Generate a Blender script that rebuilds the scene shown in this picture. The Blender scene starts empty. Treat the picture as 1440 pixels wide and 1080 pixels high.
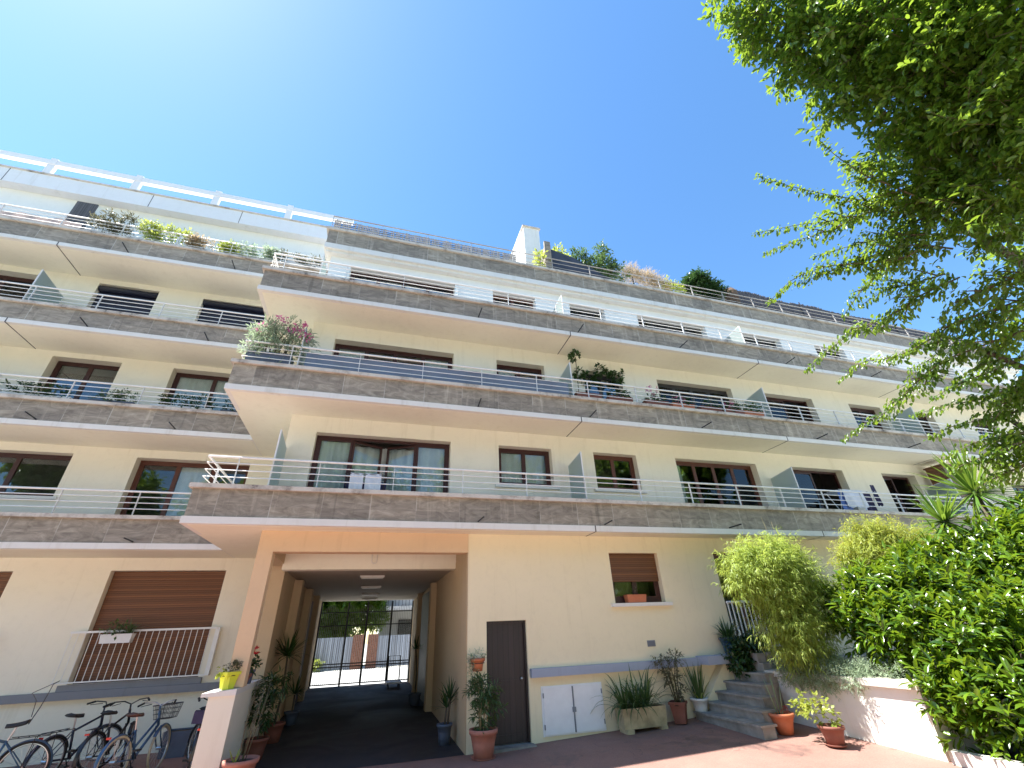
import bpy, math, random
import numpy as np
from mathutils import Vector, Matrix

random.seed(7)
rng = np.random.default_rng(11)
S = bpy.context.scene
COL = S.collection
PI = math.pi

# ------------------------------------------------------------------ materials
def newmat(name):
    m = bpy.data.materials.new(name); m.use_nodes = True
    nt = m.node_tree
    return m, nt, nt.nodes['Principled BSDF'], nt.nodes['Material Output']

def N(nt, kind, **kw):
    n = nt.nodes.new(kind)
    for k, v in kw.items(): setattr(n, k, v)
    return n

def L(nt, a, b): nt.links.new(a, b)

def c4(c): return (c[0], c[1], c[2], 1.0)

def obcoord(nt, scale=(1, 1, 1)):
    tc = N(nt, 'ShaderNodeTexCoord'); mp = N(nt, 'ShaderNodeMapping')
    mp.inputs['Scale'].default_value = scale
    L(nt, tc.outputs['Object'], mp.inputs['Vector'])
    return mp.outputs['Vector']

def noise(nt, vec, scale, detail=5, rough=.6, dist=0):
    n = N(nt, 'ShaderNodeTexNoise')
    n.inputs['Scale'].default_value = scale; n.inputs['Detail'].default_value = detail
    n.inputs['Roughness'].default_value = rough; n.inputs['Distortion'].default_value = dist
    L(nt, vec, n.inputs['Vector'])
    return n.outputs['Fac']

def ramp(nt, fac, stops):
    r = N(nt, 'ShaderNodeValToRGB'); e = r.color_ramp.elements
    e[0].position, e[0].color = stops[0][0], c4(stops[0][1])
    e[1].position, e[1].color = stops[-1][0], c4(stops[-1][1])
    for p, c in stops[1:-1]:
        q = e.new(p); q.color = c4(c)
    L(nt, fac, r.inputs['Fac'])
    return r.outputs['Color']

def mixc(nt, fac, a, b, mode='MIX'):
    m = N(nt, 'ShaderNodeMix', data_type='RGBA', blend_type=mode)
    for sock, v in ((m.inputs[0], fac), (m.inputs[6], a), (m.inputs[7], b)):
        if isinstance(v, (int, float)): sock.default_value = v
        elif isinstance(v, tuple): sock.default_value = c4(v)
        else: L(nt, v, sock)
    return m.outputs[2]

def math_(nt, op, a, b=None):
    m = N(nt, 'ShaderNodeMath', operation=op)
    for i, v in enumerate((a, b)):
        if v is None: continue
        if isinstance(v, (int, float)): m.inputs[i].default_value = v
        else: L(nt, v, m.inputs[i])
    return m.outputs[0]

def bump(nt, p, h, strength=.2, dist=.02):
    b = N(nt, 'ShaderNodeBump'); b.inputs['Strength'].default_value = strength; b.inputs['Distance'].default_value = dist
    L(nt, h, b.inputs['Height']); L(nt, b.outputs['Normal'], p.inputs['Normal'])

def simple(name, col, rough=.6, var=.12, scale=6, bmp=0, bscale=40, metallic=0, spec=.5, stretch=(1, 1, 1)):
    m, nt, p, o = newmat(name)
    v = obcoord(nt, stretch)
    f = noise(nt, v, scale)
    lo = tuple(x*(1-var) for x in col); hi = tuple(min(1, x*(1+var)) for x in col)
    L(nt, ramp(nt, f, [(.3, lo), (.7, hi)]), p.inputs['Base Color'])
    p.inputs['Roughness'].default_value = rough; p.inputs['Metallic'].default_value = metallic
    p.inputs['Specular IOR Level'].default_value = spec
    if bmp: bump(nt, p, noise(nt, v, bscale, 3), bmp, .01)
    return m

def plaster(name, col, stain=(.6, .56, .48), amt=.35):
    """painted render: fine grain, faint trowel clouds, thin rain streaks"""
    m, nt, p, o = newmat(name)
    v = obcoord(nt)
    big = noise(nt, v, .7, 6, .6)
    lo = tuple(x*.93 for x in col)
    fine = noise(nt, v, 5.5, 8, .72, .5)
    base = ramp(nt, big, [(.35, lo), (.65, col)])
    base = mixc(nt, .5, base, ramp(nt, fine, [(.33, tuple(x*.92 for x in col)), (.5, col)]))
    sv = obcoord(nt, (3.0, 3.0, .22))
    st = noise(nt, sv, 1.6, 6, .65)
    sf = N(nt, 'ShaderNodeMapRange'); sf.inputs['From Min'].default_value = .56; sf.inputs['From Max'].default_value = .8
    sf.inputs['To Max'].default_value = amt
    L(nt, st, sf.inputs['Value'])
    dirty = mixc(nt, sf.outputs[0], base, tuple(a*b for a, b in zip(col, stain)))
    L(nt, dirty, p.inputs['Base Color'])
    p.inputs['Roughness'].default_value = .85
    p.inputs['Specular IOR Level'].default_value = .25
    bump(nt, p, noise(nt, v, 60, 4, .7), .25, .006)
    return m

def stone(name, dark, light, pitch=.93):
    """sawn travertine slabs: per slab tone, wavy bedding, pale joints, lime streaks"""
    m, nt, p, o = newmat(name)
    tc = N(nt, 'ShaderNodeTexCoord'); sx = N(nt, 'ShaderNodeSeparateXYZ')
    L(nt, tc.outputs['Object'], sx.inputs[0])
    u = math_(nt, 'ADD', sx.outputs[0], sx.outputs[1])
    ud = math_(nt, 'DIVIDE', u, pitch)
    cell = math_(nt, 'FLOOR', ud); fr = math_(nt, 'FRACT', ud)
    lev = math_(nt, 'FLOOR', math_(nt, 'DIVIDE', sx.outputs[2], 1.4))
    wn = N(nt, 'ShaderNodeTexWhiteNoise', noise_dimensions='2D')
    cb = N(nt, 'ShaderNodeCombineXYZ'); L(nt, cell, cb.inputs[0]); L(nt, lev, cb.inputs[1]); L(nt, cb.outputs[0], wn.inputs['Vector'])
    off = N(nt, 'ShaderNodeCombineXYZ'); L(nt, math_(nt, 'MULTIPLY', wn.outputs['Value'], 37.0), off.inputs[1])
    add = N(nt, 'ShaderNodeVectorMath', operation='ADD'); L(nt, tc.outputs['Object'], add.inputs[0]); L(nt, off.outputs[0], add.inputs[1])
    mp = N(nt, 'ShaderNodeMapping'); mp.inputs['Scale'].default_value = (1.3, 1.3, 3.6); L(nt, add.outputs[0], mp.inputs['Vector'])
    veins = noise(nt, mp.outputs[0], 1.6, 8, .68, 1.6)
    base = ramp(nt, veins, [(.25, dark), (.5, tuple((a+b)/2 for a, b in zip(dark, light))), (.72, light)])
    tone = ramp(nt, wn.outputs['Value'], [(0, (.84, .84, .85)), (1, (1.16, 1.15, 1.13))])
    base = mixc(nt, 1.0, base, tone, 'MULTIPLY')
    sm = N(nt, 'ShaderNodeMapping'); sm.inputs['Scale'].default_value = (4.5, 4.5, .35); L(nt, tc.outputs['Object'], sm.inputs['Vector'])
    st = noise(nt, sm.outputs[0], 1.4, 5, .6)
    sf = N(nt, 'ShaderNodeMapRange'); sf.inputs['From Min'].default_value = .60; sf.inputs['From Max'].default_value = .78; sf.inputs['To Max'].default_value = .55
    L(nt, st, sf.inputs['Value'])
    base = mixc(nt, sf.outputs[0], base, tuple(min(1, x*1.7) for x in light))
    df = N(nt, 'ShaderNodeMapRange'); df.inputs['From Min'].default_value = .42; df.inputs['From Max'].default_value = .25; df.inputs['To Max'].default_value = .55
    L(nt, st, df.inputs['Value'])
    base = mixc(nt, df.outputs[0], base, tuple(x*.5 for x in dark))
    joint = math_(nt, 'LESS_THAN', fr, .018)
    jf = math_(nt, 'MULTIPLY', joint, math_(nt, 'ADD', math_(nt, 'MULTIPLY', wn.outputs['Value'], .5), .15))
    base = mixc(nt, jf, base, (.55, .52, .46))
    L(nt, base, p.inputs['Base Color']); p.inputs['Roughness'].default_value = .7
    bump(nt, p, veins, .25, .01)
    return m

def coping_mat(name):
    m, nt, p, o = newmat(name)
    v = obcoord(nt)
    a = noise(nt, v, 2.2, 8, .7)
    base = ramp(nt, a, [(.32, (.08, .07, .065)), (.40, (.40, .35, .30)), (.52, (.60, .55, .49)), (.75, (.68, .62, .54))])
    L(nt, base, p.inputs['Base Color']); p.inputs['Roughness'].default_value = .85
    bump(nt, p, noise(nt, v, 22, 5, .7), .5, .01)
    return m

def slat_mat(name, col, pitch, axis=2, depth=.6, rough=.5, dark=.45):
    m, nt, p, o = newmat(name)
    tc = N(nt, 'ShaderNodeTexCoord'); sx = N(nt, 'ShaderNodeSeparateXYZ'); L(nt, tc.outputs['Object'], sx.inputs[0])
    fr = math_(nt, 'FRACT', math_(nt, 'DIVIDE', sx.outputs[axis], pitch))
    tri = math_(nt, 'ABSOLUTE', math_(nt, 'SUBTRACT', fr, .5))
    cell = math_(nt, 'FLOOR', math_(nt, 'DIVIDE', sx.outputs[axis], pitch))
    wn = N(nt, 'ShaderNodeTexWhiteNoise', noise_dimensions='1D'); L(nt, cell, wn.inputs['W'])
    tone = ramp(nt, wn.outputs['Value'], [(0, tuple(x*.75 for x in col)), (1, tuple(x*1.3 for x in col))])
    g = math_(nt, 'GREATER_THAN', tri, .42)
    L(nt, mixc(nt, g, tone, tuple(x*dark for x in col)), p.inputs['Base Color'])
    p.inputs['Roughness'].default_value = rough
    bump(nt, p, math_(nt, 'SUBTRACT', .5, tri), depth, .02)
    return m

def leafmat(name, dark, light, trans=.4, tcol=None, rough=.4, spec=.5):
    m, nt, p, o = newmat(name)
    g = N(nt, 'ShaderNodeNewGeometry')
    col = ramp(nt, g.outputs['Random Per Island'], [(0, dark), (.55, tuple((a+b)/2 for a, b in zip(dark, light))), (1, light)])
    L(nt, col, p.inputs['Base Color']); p.inputs['Roughness'].default_value = rough
    p.inputs['Specular IOR Level'].default_value = spec
    t = N(nt, 'ShaderNodeBsdfTranslucent')
    tc = tcol or tuple(min(1, x*1.8) for x in light)
    L(nt, mixc(nt, .6, col, tc), t.inputs['Color'])
    mx = N(nt, 'ShaderNodeMixShader'); mx.inputs[0].default_value = trans
    L(nt, p.outputs[0], mx.inputs[1]); L(nt, t.outputs[0], mx.inputs[2]); L(nt, mx.outputs[0], o.inputs['Surface'])
    return m

def glassmat(name, tint=(.9, .95, .95), ior=1.5, rough=.0):
    m, nt, p, o = newmat(name); nt.nodes.remove(p)
    gl = N(nt, 'ShaderNodeBsdfGlossy'); gl.inputs['Roughness'].default_value = rough; gl.inputs['Color'].default_value = (.95, .97, 1, 1)
    tr = N(nt, 'ShaderNodeBsdfTransparent'); tr.inputs['Color'].default_value = c4(tint)
    fr = N(nt, 'ShaderNodeFresnel'); fr.inputs['IOR'].default_value = ior
    v = obcoord(nt); b = N(nt, 'ShaderNodeBump'); b.inputs['Strength'].default_value = .04; b.inputs['Distance'].default_value = .02
    L(nt, noise(nt, v, 1.2, 2), b.inputs['Height']); L(nt, b.outputs[0], gl.inputs['Normal'])
    mx = N(nt, 'ShaderNodeMixShader'); L(nt, fr.outputs[0], mx.inputs[0]); L(nt, tr.outputs[0], mx.inputs[1]); L(nt, gl.outputs[0], mx.inputs[2])
    L(nt, mx.outputs[0], o.inputs['Surface'])
    return m

def frosted(name, col):
    m, nt, p, o = newmat(name)
    p.inputs['Base Color'].default_value = c4(col); p.inputs['Roughness'].default_value = .35
    t = N(nt, 'ShaderNodeBsdfTranslucent'); t.inputs['Color'].default_value = c4(tuple(min(1, x*1.3) for x in col))
    mx = N(nt, 'ShaderNodeMixShader'); mx.inputs[0].default_value = .5
    L(nt, p.outputs[0], mx.inputs[1]); L(nt, t.outputs[0], mx.inputs[2]); L(nt, mx.outputs[0], o.inputs['Surface'])
    return m

def ground_mat(name, c0, c1, patch, crack=.5):
    m, nt, p, o = newmat(name)
    v = obcoord(nt)
    a = noise(nt, v, 1.3, 8, .65); f = noise(nt, v, 45, 4, .7)
    base = ramp(nt, a, [(.3, c0), (.7, c1)])
    base = mixc(nt, .35, base, ramp(nt, f, [(.3, tuple(x*.6 for x in c0)), (.7, tuple(min(1, x*1.35) for x in c1))]))
    pt = noise(nt, v, .55, 6, .62, .8)
    pf = N(nt, 'ShaderNodeMapRange'); pf.inputs['From Min'].default_value = .57; pf.inputs['From Max'].default_value = .62; pf.inputs['To Max'].default_value = .6
    L(nt, pt, pf.inputs['Value'])
    base = mixc(nt, pf.outputs[0], base, patch)
    vd = N(nt, 'ShaderNodeTexVoronoi', feature='DISTANCE_TO_EDGE'); vd.inputs['Scale'].default_value = .42
    wv = N(nt, 'ShaderNodeVectorMath', operation='ADD'); L(nt, v, wv.inputs[0])
    nn = N(nt, 'ShaderNodeTexNoise'); nn.inputs['Scale'].default_value = 2.0; L(nt, v, nn.inputs['Vector']); L(nt, nn.outputs['Color'], wv.inputs[1])
    L(nt, wv.outputs[0], vd.inputs['Vector'])
    ck = math_(nt, 'MULTIPLY', math_(nt, 'LESS_THAN', vd.outputs['Distance'], .004), math_(nt, 'GREATER_THAN', pt, .52))
    base = mixc(nt, math_(nt, 'MULTIPLY', ck, crack), base, (.03, .025, .025))
    L(nt, base, p.inputs['Base Color'])
    L(nt, ramp(nt, pt, [(.4, (.85,)*3), (.65, (.6,)*3)]), p.inputs['Roughness'])
    bump(nt, p, f, .35, .01)
    return m

M = {}
M['wall_low'] = plaster('cream render', (.86, .76, .54))
M['wall_up'] = plaster('pale render', (.86, .81, .68))
M['wall_attic'] = plaster('sky whitened render', (.86, .86, .83), amt=.2)  # attic brightness from the sky is put into this white base colour
M['beam'] = plaster('apricot render', (.74, .54, .35))
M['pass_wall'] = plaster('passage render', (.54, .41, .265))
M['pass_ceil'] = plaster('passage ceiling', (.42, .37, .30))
M['soffit'] = plaster('soffit paint', (.86, .83, .70), amt=.2)
M['lip'] = plaster('white edge paint', (.78, .76, .72), amt=.5)
M['roofband'] = plaster('roof band paint', (.78, .80, .83), amt=.4)
M['stone'] = stone('grey travertine', (.14, .115, .088), (.44, .385, .31))
M['coping'] = coping_mat('weathered coping')
M['ledge'] = plaster('blue grey ledge paint', (.36, .40, .50), amt=.4)
M['greyledge'] = plaster('grey cement', (.24, .25, .28), amt=.4)
M['white_metal'] = simple('white rail paint', (.80, .79, .77), .4, .05)
M['grey_metal'] = simple('dull dark metal', (.07, .065, .065), .5, .2, metallic=.3)
M['black_metal'] = simple('black iron', (.02, .02, .022), .45, .2)
M['wine'] = simple('dark stained wood', (.055, .017, .015), .45, .25, 9, stretch=(1, 1, 6))
M['brownwood'] = simple('red brown wood', (.11, .035, .02), .45, .25, 9, stretch=(1, 1, 6))
M['shutter'] = slat_mat('brown slat shutter', (.17, .068, .026), .048)
M['navy'] = slat_mat('navy slat shutter', (.010, .012, .034), .05)
M['door'] = slat_mat('dark plank door', (.026, .015, .017), .115, axis=0, depth=.5, dark=.5)
M['glass'] = glassmat('window glass')
M['curtain'] = simple('white net curtain', (.86, .86, .85), .9, .06)
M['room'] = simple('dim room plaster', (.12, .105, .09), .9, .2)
M['frost'] = frosted('frosted glass', (.46, .52, .50))
M['ground'] = ground_mat('red courtyard concrete', (.205, .108, .086), (.30, .165, .13), (.12, .075, .065), .3)
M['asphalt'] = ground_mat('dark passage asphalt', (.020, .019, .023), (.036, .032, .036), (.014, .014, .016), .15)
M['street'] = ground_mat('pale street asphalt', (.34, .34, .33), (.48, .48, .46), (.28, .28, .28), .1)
M['step'] = simple('grey stone steps', (.27, .25, .225), .85, .35, 3.5, .4, 30)
M['planter_wall'] = plaster('white planter render', (.80, .76, .70), amt=.45)
M['planter_cap'] = simple('pale stone cap', (.62, .58, .52), .8, .25, 6, .4, 30)
M['soil'] = simple('dark soil', (.045, .032, .022), .95, .4, 12, .8, 25)
M['terracotta'] = simple('pink terracotta', (.42, .165, .12), .7, .15, 5, .2, 40)
M['terra_o'] = simple('orange terracotta', (.50, .16, .075), .65, .15, 5, .2, 40)
M['terra_d'] = simple('brown red clay', (.22, .075, .05), .7, .2, 5, .2, 40)
M['whitepot'] = simple('white plastic', (.74, .74, .74), .45, .06)
M['bluegrey'] = simple('blue grey plastic', (.09, .11, .16), .5, .15)
M['blueglaze'] = simple('blue glaze', (.03, .075, .13), .25, .4, 4)
M['yellow'] = simple('yellow plastic', (.72, .74, .05), .4, .05)
M['trough'] = simple('mossy concrete', (.42, .35, .22), .9, .35, 4, .4, 30)
M['hatch'] = simple('white painted metal', (.82, .83, .86), .45, .04)
M['bark'] = simple('bark', (.09, .07, .05), .9, .4, 8, .8, 20, stretch=(1, 1, .3))
M['twig'] = simple('twig', (.11, .09, .05), .9, .3, 12)
M['cane'] = simple('pale cane', (.34, .28, .16), .8, .3, 12)
M['leaf_tree'] = leafmat('tree leaf', (.026, .078, .010), (.135, .235, .025), .46, (.42, .58, .05), .30)
M['leaf_laurel'] = leafmat('laurel leaf', (.022, .066, .006), (.135, .24, .013), .29, (.42, .58, .03), .25, .7)
M['leaf_bamboo'] = leafmat('bamboo leaf', (.16, .24, .04), (.44, .54, .11), .48, (.60, .68, .12), .5)
M['leaf_bamboo2'] = leafmat('golden bamboo leaf', (.17, .235, .03), (.41, .47, .075), .45, (.62, .58, .08), .5)
M['leaf_dark'] = leafmat('dark leaf', (.018, .045, .014), (.05, .11, .025), .25, rough=.35)
M['leaf_pot'] = leafmat('pot plant leaf', (.035, .075, .025), (.10, .17, .05), .3)
M['leaf_olive'] = leafmat('dull olive leaf', (.06, .065, .03), (.15, .14, .07), .3)
M['leaf_grey'] = leafmat('silver grey leaf', (.17, .24, .15), (.34, .42, .27), .35, rough=.7)
M['leaf_yellow'] = leafmat('yellow green leaf', (.15, .21, .03), (.36, .40, .07), .4)
M['leaf_yucca'] = leafmat('yucca blade', (.045, .12, .018), (.15, .27, .04), .3, (.4, .55, .06), .35)
M['leaf_dry'] = leafmat('dry grass', (.26, .20, .11), (.48, .38, .24), .3, rough=.8)
M['flower_pink'] = leafmat('pink petal', (.50, .07, .22), (.75, .22, .42), .3)
M['flower_red'] = leafmat('red petal', (.45, .01, .015), (.65, .02, .03), .25)
M['canvas'] = simple('blue grey canvas', (.16, .20, .27), .8, .15, 2)
M['cloth_white'] = simple('white cloth', (.72, .74, .80), .9, .08)
M['cloth_blue'] = simple('blue cloth', (.16, .26, .60), .9, .15)
M['cloth_dark'] = simple('dark cloth', (.035, .03, .08), .9, .2)
M['cloth_veil'] = frosted('pale veil', (.40, .33, .31))
M['reed'] = slat_mat('bundled reed', (.12, .115, .12), .03, axis=0, depth=.8, rough=.9, dark=.3)
M['rubber'] = simple('tyre rubber', (.015, .015, .016), .7, .2)
M['cream_tyre'] = simple('cream tyre', (.42, .38, .28), .7, .15)
M['chrome'] = simple('dull chrome', (.55, .55, .56), .3, .1, metallic=.9)
M['bike_navy'] = simple('navy bike paint', (.018, .024, .05), .3, .1)
M['bike_blue'] = simple('blue bike paint', (.035, .085, .17), .3, .1)
M['bike_black'] = simple('black bike paint', (.013, .013, .016), .3, .1)
M['bike_teal'] = simple('faded blue bike paint', (.06, .12, .20), .35, .15)
M['redlens'] = simple('red reflector', (.55, .03, .02), .25, .1)
M['leather'] = simple('brown leather', (.07, .028, .018), .5, .2)
M['brick'] = simple('rough brick', (.26, .13, .09), .9, .4, 14, .6, 12)
M['fence_blue'] = slat_mat('grey blue fence boards', (.33, .37, .43), .16, axis=0)
M['house'] = plaster('grey house render', (.52, .52, .50))
M['lamp'] = simple('opal lamp cover', (.62, .60, .54), .4, .05)
M['cabinet'] = slat_mat('brown cabinet slats', (.17, .075, .035), .09)
M['chim'] = plaster('chimney render', (.80, .80, .78), amt=.4)

# ------------------------------------------------------------------ mesh helpers
class MB:
    def __init__(s): s.v = []; s.f = []
    def add(s, vs, fs):
        o = len(s.v); s.v += [tuple(map(float, p)) for p in vs]; s.f += [tuple(i+o for i in f) for f in fs]; return s
    def box(s, x0, x1, y0, y1, z0, z1):
        return s.add([(x0, y0, z0), (x1, y0, z0), (x1, y1, z0), (x0, y1, z0), (x0, y0, z1), (x1, y0, z1), (x1, y1, z1), (x0, y1, z1)],
                     [(0, 3, 2, 1), (4, 5, 6, 7), (0, 1, 5, 4), (1, 2, 6, 5), (2, 3, 7, 6), (3, 0, 4, 7)])
    def obox(s, c, ax, ay, az):
        c, ax, ay, az = map(Vector, (c, ax, ay, az))
        vs = [c+sx*ax+sy*ay+sz*az for sz in (-1, 1) for sx, sy in ((-1, -1), (1, -1), (1, 1), (-1, 1))]
        return s.add(vs, [(0, 3, 2, 1), (4, 5, 6, 7), (0, 1, 5, 4), (1, 2, 6, 5), (2, 3, 7, 6), (3, 0, 4, 7)])
    def tube(s, pts, r, n=6, closed=False):
        P = [Vector(p) for p in pts]; k = len(P)
        rs = r if isinstance(r, (list, tuple)) else [r]*k
        ref = None; vs = []
        for i, p in enumerate(P):
            if closed: t = P[(i+1) % k]-P[i-1]
            else: t = P[min(i+1, k-1)]-P[max(i-1, 0)]
            t.normalize()
            if ref is None: ref = t.orthogonal().normalized()
            ref = (ref-t*ref.dot(t))
            if ref.length < 1e-6: ref = t.orthogonal()
            ref.normalize(); b = t.cross(ref)
            for j in range(n):
                a = 2*PI*j/n; vs.append(p+(ref*math.cos(a)+b*math.sin(a))*rs[i])
        fs = []
        for i in range(k if closed else k-1):
            for j in range(n):
                a, b2 = i*n+j, i*n+(j+1) % n; q = ((i+1) % k)*n
                fs.append((a, b2, q+(j+1) % n, q+j))
        if not closed:
            fs.append(tuple(range(n-1, -1, -1))); fs.append(tuple((k-1)*n+j for j in range(n)))
        return s.add(vs, fs)
    def lathe(s, prof, c, n=24, sx=1, sy=1):
        vs = []; k = len(prof)
        for r, z in prof:
            for j in range(n):
                a = 2*PI*j/n; vs.append((c[0]+r*math.cos(a)*sx, c[1]+r*math.sin(a)*sy, c[2]+z))
        fs = [(i*n+j, i*n+(j+1) % n, (i+1)*n+(j+1) % n, (i+1)*n+j) for i in range(k-1) for j in range(n)]
        fs.append(tuple(range(n-1, -1, -1))); fs.append(tuple((k-1)*n+j for j in range(n)))
        return s.add(vs, fs)
    def build(s, name, mat, parent=None, smooth=False, loc=None):
        me = bpy.data.meshes.new(name); me.from_pydata(s.v, [], s.f); me.update()
        if mat: me.materials.append(M[mat] if isinstance(mat, str) else mat)
        if smooth: me.polygons.foreach_set('use_smooth', [True]*len(me.polygons))
        o = bpy.data.objects.new(name, me); COL.objects.link(o)
        if parent is not None: o.parent = parent
        if loc: o.location = loc
        return o

def tag(o, label=None, cat=None, group=None, kind=None):
    if label: o['label'] = label
    if cat: o['category'] = cat
    if group: o['group'] = group
    if kind: o['kind'] = kind
    return o

def thing(name, label, cat, group=None, loc=(0, 0, 0), rz=0):
    o = bpy.data.objects.new(name, None); COL.objects.link(o); o.location = loc; o.rotation_euler = (0, 0, rz)
    o.empty_display_size = .2
    return tag(o, label, cat, group)

def gz(x, y):
    """height of the paving"""
    h = 0.0
    if y < 12: h = .035*max(0, min(x, 9)-2)*max(0, min(1, (y-5)/5))
    if y > 10: h = max(h*(1 if y < 10.5 else 0), .25*min(1, (y-10)/12.4))
    if x < -2.3 and 9 < y < 22: h = -.05
    return h

# ---- leaf clouds
TEMPL = {
 'flat': (np.array([(0, 0, 0), (.45, -.5, .06), (1, 0, -.10), (.45, .5, .06), (.5, 0, -.02)]), [(0, 4, 1), (1, 4, 2), (0, 3, 4), (3, 2, 4)]),
 'oval': (np.array([(0, 0, 0), (.28, -.42, .05), (.28, 0, -.01), (.28, .42, .05), (.66, -.42, .03), (.66, 0, -.04), (.66, .42, .03), (1, 0, -.16)]),
          [(0, 2, 1), (0, 3, 2), (1, 2, 5, 4), (2, 3, 6, 5), (4, 5, 7), (5, 6, 7)]),
 'blade': (np.array([(0, 0, 0), (.4, -.5, .02), (.4, .5, .02), (1, 0, -.22)]), [(0, 2, 1), (1, 2, 3)]),
}
def nrm(a): return a/np.maximum(np.linalg.norm(a, axis=1, keepdims=True), 1e-9)

def leaf_mesh(name, P, D, U, Ln, Wd, mat, parent=None, shape='flat'):
    T, F = TEMPL[shape]
    D = nrm(D); Sd = nrm(np.cross(D, U)); U = np.cross(Sd, D)
    n, k = len(P), len(T)
    V = (P[:, None, :] + D[:, None, :]*(T[None, :, 0:1]*Ln[:, None, None]) + Sd[:, None, :]*(T[None, :, 1:2]*Wd[:, None, None])
         + U[:, None, :]*(T[None, :, 2:3]*Ln[:, None, None])).reshape(-1, 3)
    me = bpy.data.meshes.new(name)
    loops = np.concatenate([np.array(f) for f in F]); sizes = np.array([len(f) for f in F])
    LI = (loops[None, :] + (np.arange(n)*k)[:, None]).reshape(-1)
    SZ = np.tile(sizes, n); ST = np.concatenate([[0], np.cumsum(SZ)[:-1]])
    me.vertices.add(len(V)); me.vertices.foreach_set('co', V.astype(np.float32).ravel())
    me.loops.add(len(LI)); me.loops.foreach_set('vertex_index', LI.astype(np.int32))
    me.polygons.add(len(SZ)); me.polygons.foreach_set('loop_start', ST.astype(np.int32))
    me.update(calc_edges=True); me.validate()
    me.materials.append(M[mat])
    o = bpy.data.objects.new(name, me); COL.objects.link(o)
    if parent is not None: o.parent = parent
    return o

def rdir(n):
    v = rng.normal(size=(n, 3)); return nrm(v)

def cloud(blobs, dens, per, slen, ln, wd, up=.3, droop=.2, inner=.55, flat=1.0):
    """sprigs scattered through ellipsoids; returns leaf arrays and sprig segments"""
    Ps, Ds, Us, Ls, Ws, segs = [], [], [], [], [], []
    for b in blobs:
        c = np.array(b[:3]); r = np.array(b[3:6]) if len(b) >= 6 else np.array([b[3]]*3)
        ns = max(3, int(dens*(r[0]*r[1]+r[1]*r[2]+r[0]*r[2])/3*4*PI))
        d = rdir(ns); lump = .82+.3*np.sin(d[:, 0:1]*7+c[0]*3)*np.sin(d[:, 2:3]*6+c[1]*5)
        o = c + d*r*(inner+(1-inner)*rng.random((ns, 1))**.7)*lump
        sd = nrm(d*.8+rdir(ns)*.7+np.array([0, 0, up]))
        segs.append((o, o+sd*slen))
        for k in range(per):
            t = (k+.6)/per
            side = nrm(np.cross(sd, rdir(ns)))
            ld = nrm(sd*(.35+.5*t)+side*(.9-.3*t)+np.array([0, 0, -droop]))
            Ps.append(o+sd*slen*t); Ds.append(ld); Us.append(nrm(rdir(ns)*.55+np.array([0, 0, 1])*flat+d*.35))
            Ls.append(ln*(.65+.6*rng.random(ns))); Ws.append(wd*(.75+.45*rng.random(ns)))
    return [np.concatenate(a) for a in (Ps, Ds, Us, Ls, Ws)], segs

def bush(name, blobs, mat, parent, dens=60, per=6, slen=.2, ln=.08, wd=.035, up=.3, droop=.2, inner=.55, shape='flat', twigs=None, flat=1.0, tw_r=.004, tw_step=3):
    a, segs = cloud(blobs, dens, per, slen, ln, wd, up, droop, inner, flat)
    o = leaf_mesh(name, *a, mat, parent, shape)
    if twigs:
        mb = MB()
        for s0, s1 in segs:
            for i in range(0, len(s0), tw_step): mb.tube([s0[i], s1[i]], [tw_r, tw_r*.5], 3)
        mb.build('twigs', twigs, parent)
    return o

def blades(name, c, n, ln, wd, mat, parent, tilt=(.1, 1.2), grav=.9, seg=6, r0=.03):
    """arching strap leaves from one crown"""
    mb = MB()
    for i in range(n):
        az = random.random()*2*PI; ti = tilt[0]+(tilt[1]-tilt[0])*random.random()
        l = ln*(.6+.5*random.random()); w = wd*(.7+.5*random.random())
        d = Vector((math.cos(az)*math.sin(ti), math.sin(az)*math.sin(ti), math.cos(ti)))
        side = Vector((-math.sin(az), math.cos(az), 0))
        p = Vector(c)+Vector((math.cos(az), math.sin(az), 0))*r0*random.random()
        g = grav*(.5+random.random())
        vs = []
        for k in range(seg+1):
            t = k/seg; ww = w*(.55+1.2*t*(1-t)*1.2)*(1-t**4)+.0008
            nn = side.cross(d)
            vs += [p-side*ww/2+nn*ww*.15, p.copy(), p+side*ww/2+nn*ww*.15]
            p = p+d*(l/seg); d = (d+Vector((0, 0, -1))*g/seg*t*1.6).normalized()
        fs = []
        for k in range(seg):
            a = k*3; fs += [(a, a+1, a+4, a+3), (a+1, a+2, a+5, a+4)]
        mb.add(vs, fs)
    return mb.build(name, mat, parent, True)

def pot(parent, c, r_top, r_bot, h, mat, saucer=False, rim=.03, square=False, soil=True):
    t = .012
    prof = [(r_bot, 0), (r_bot+(r_top-r_bot)*.5, h*.5), (r_top, h-rim*1.6), (r_top+.018, h-rim*1.5), (r_top+.022, h), (r_top-t, h), (r_top-t*1.5, h-.05), (.001, h-.06)]
    mb = MB()
    if square:
        prof = [(r*1.2, z) for r, z in prof]
        mb.lathe(prof, c, 4)
        ob = mb.build('pot', mat, parent)
    else:
        mb.lathe(prof, c, 28); ob = mb.build('pot', mat, parent, True)
    if soil: MB().lathe([(r_top*.9, h-.062), (r_top*.85, h-.035), (.002, h-.03)], c, 16).build('soil', 'soil', parent, True)
    if saucer: MB().lathe([(r_bot*1.1, -.002), (r_bot*1.35, .03), (r_bot*1.35-.012, .03), (r_bot*1.1, .012), (.001, .012)], c, 28).build('saucer', mat, parent, True)
    return ob

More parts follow.
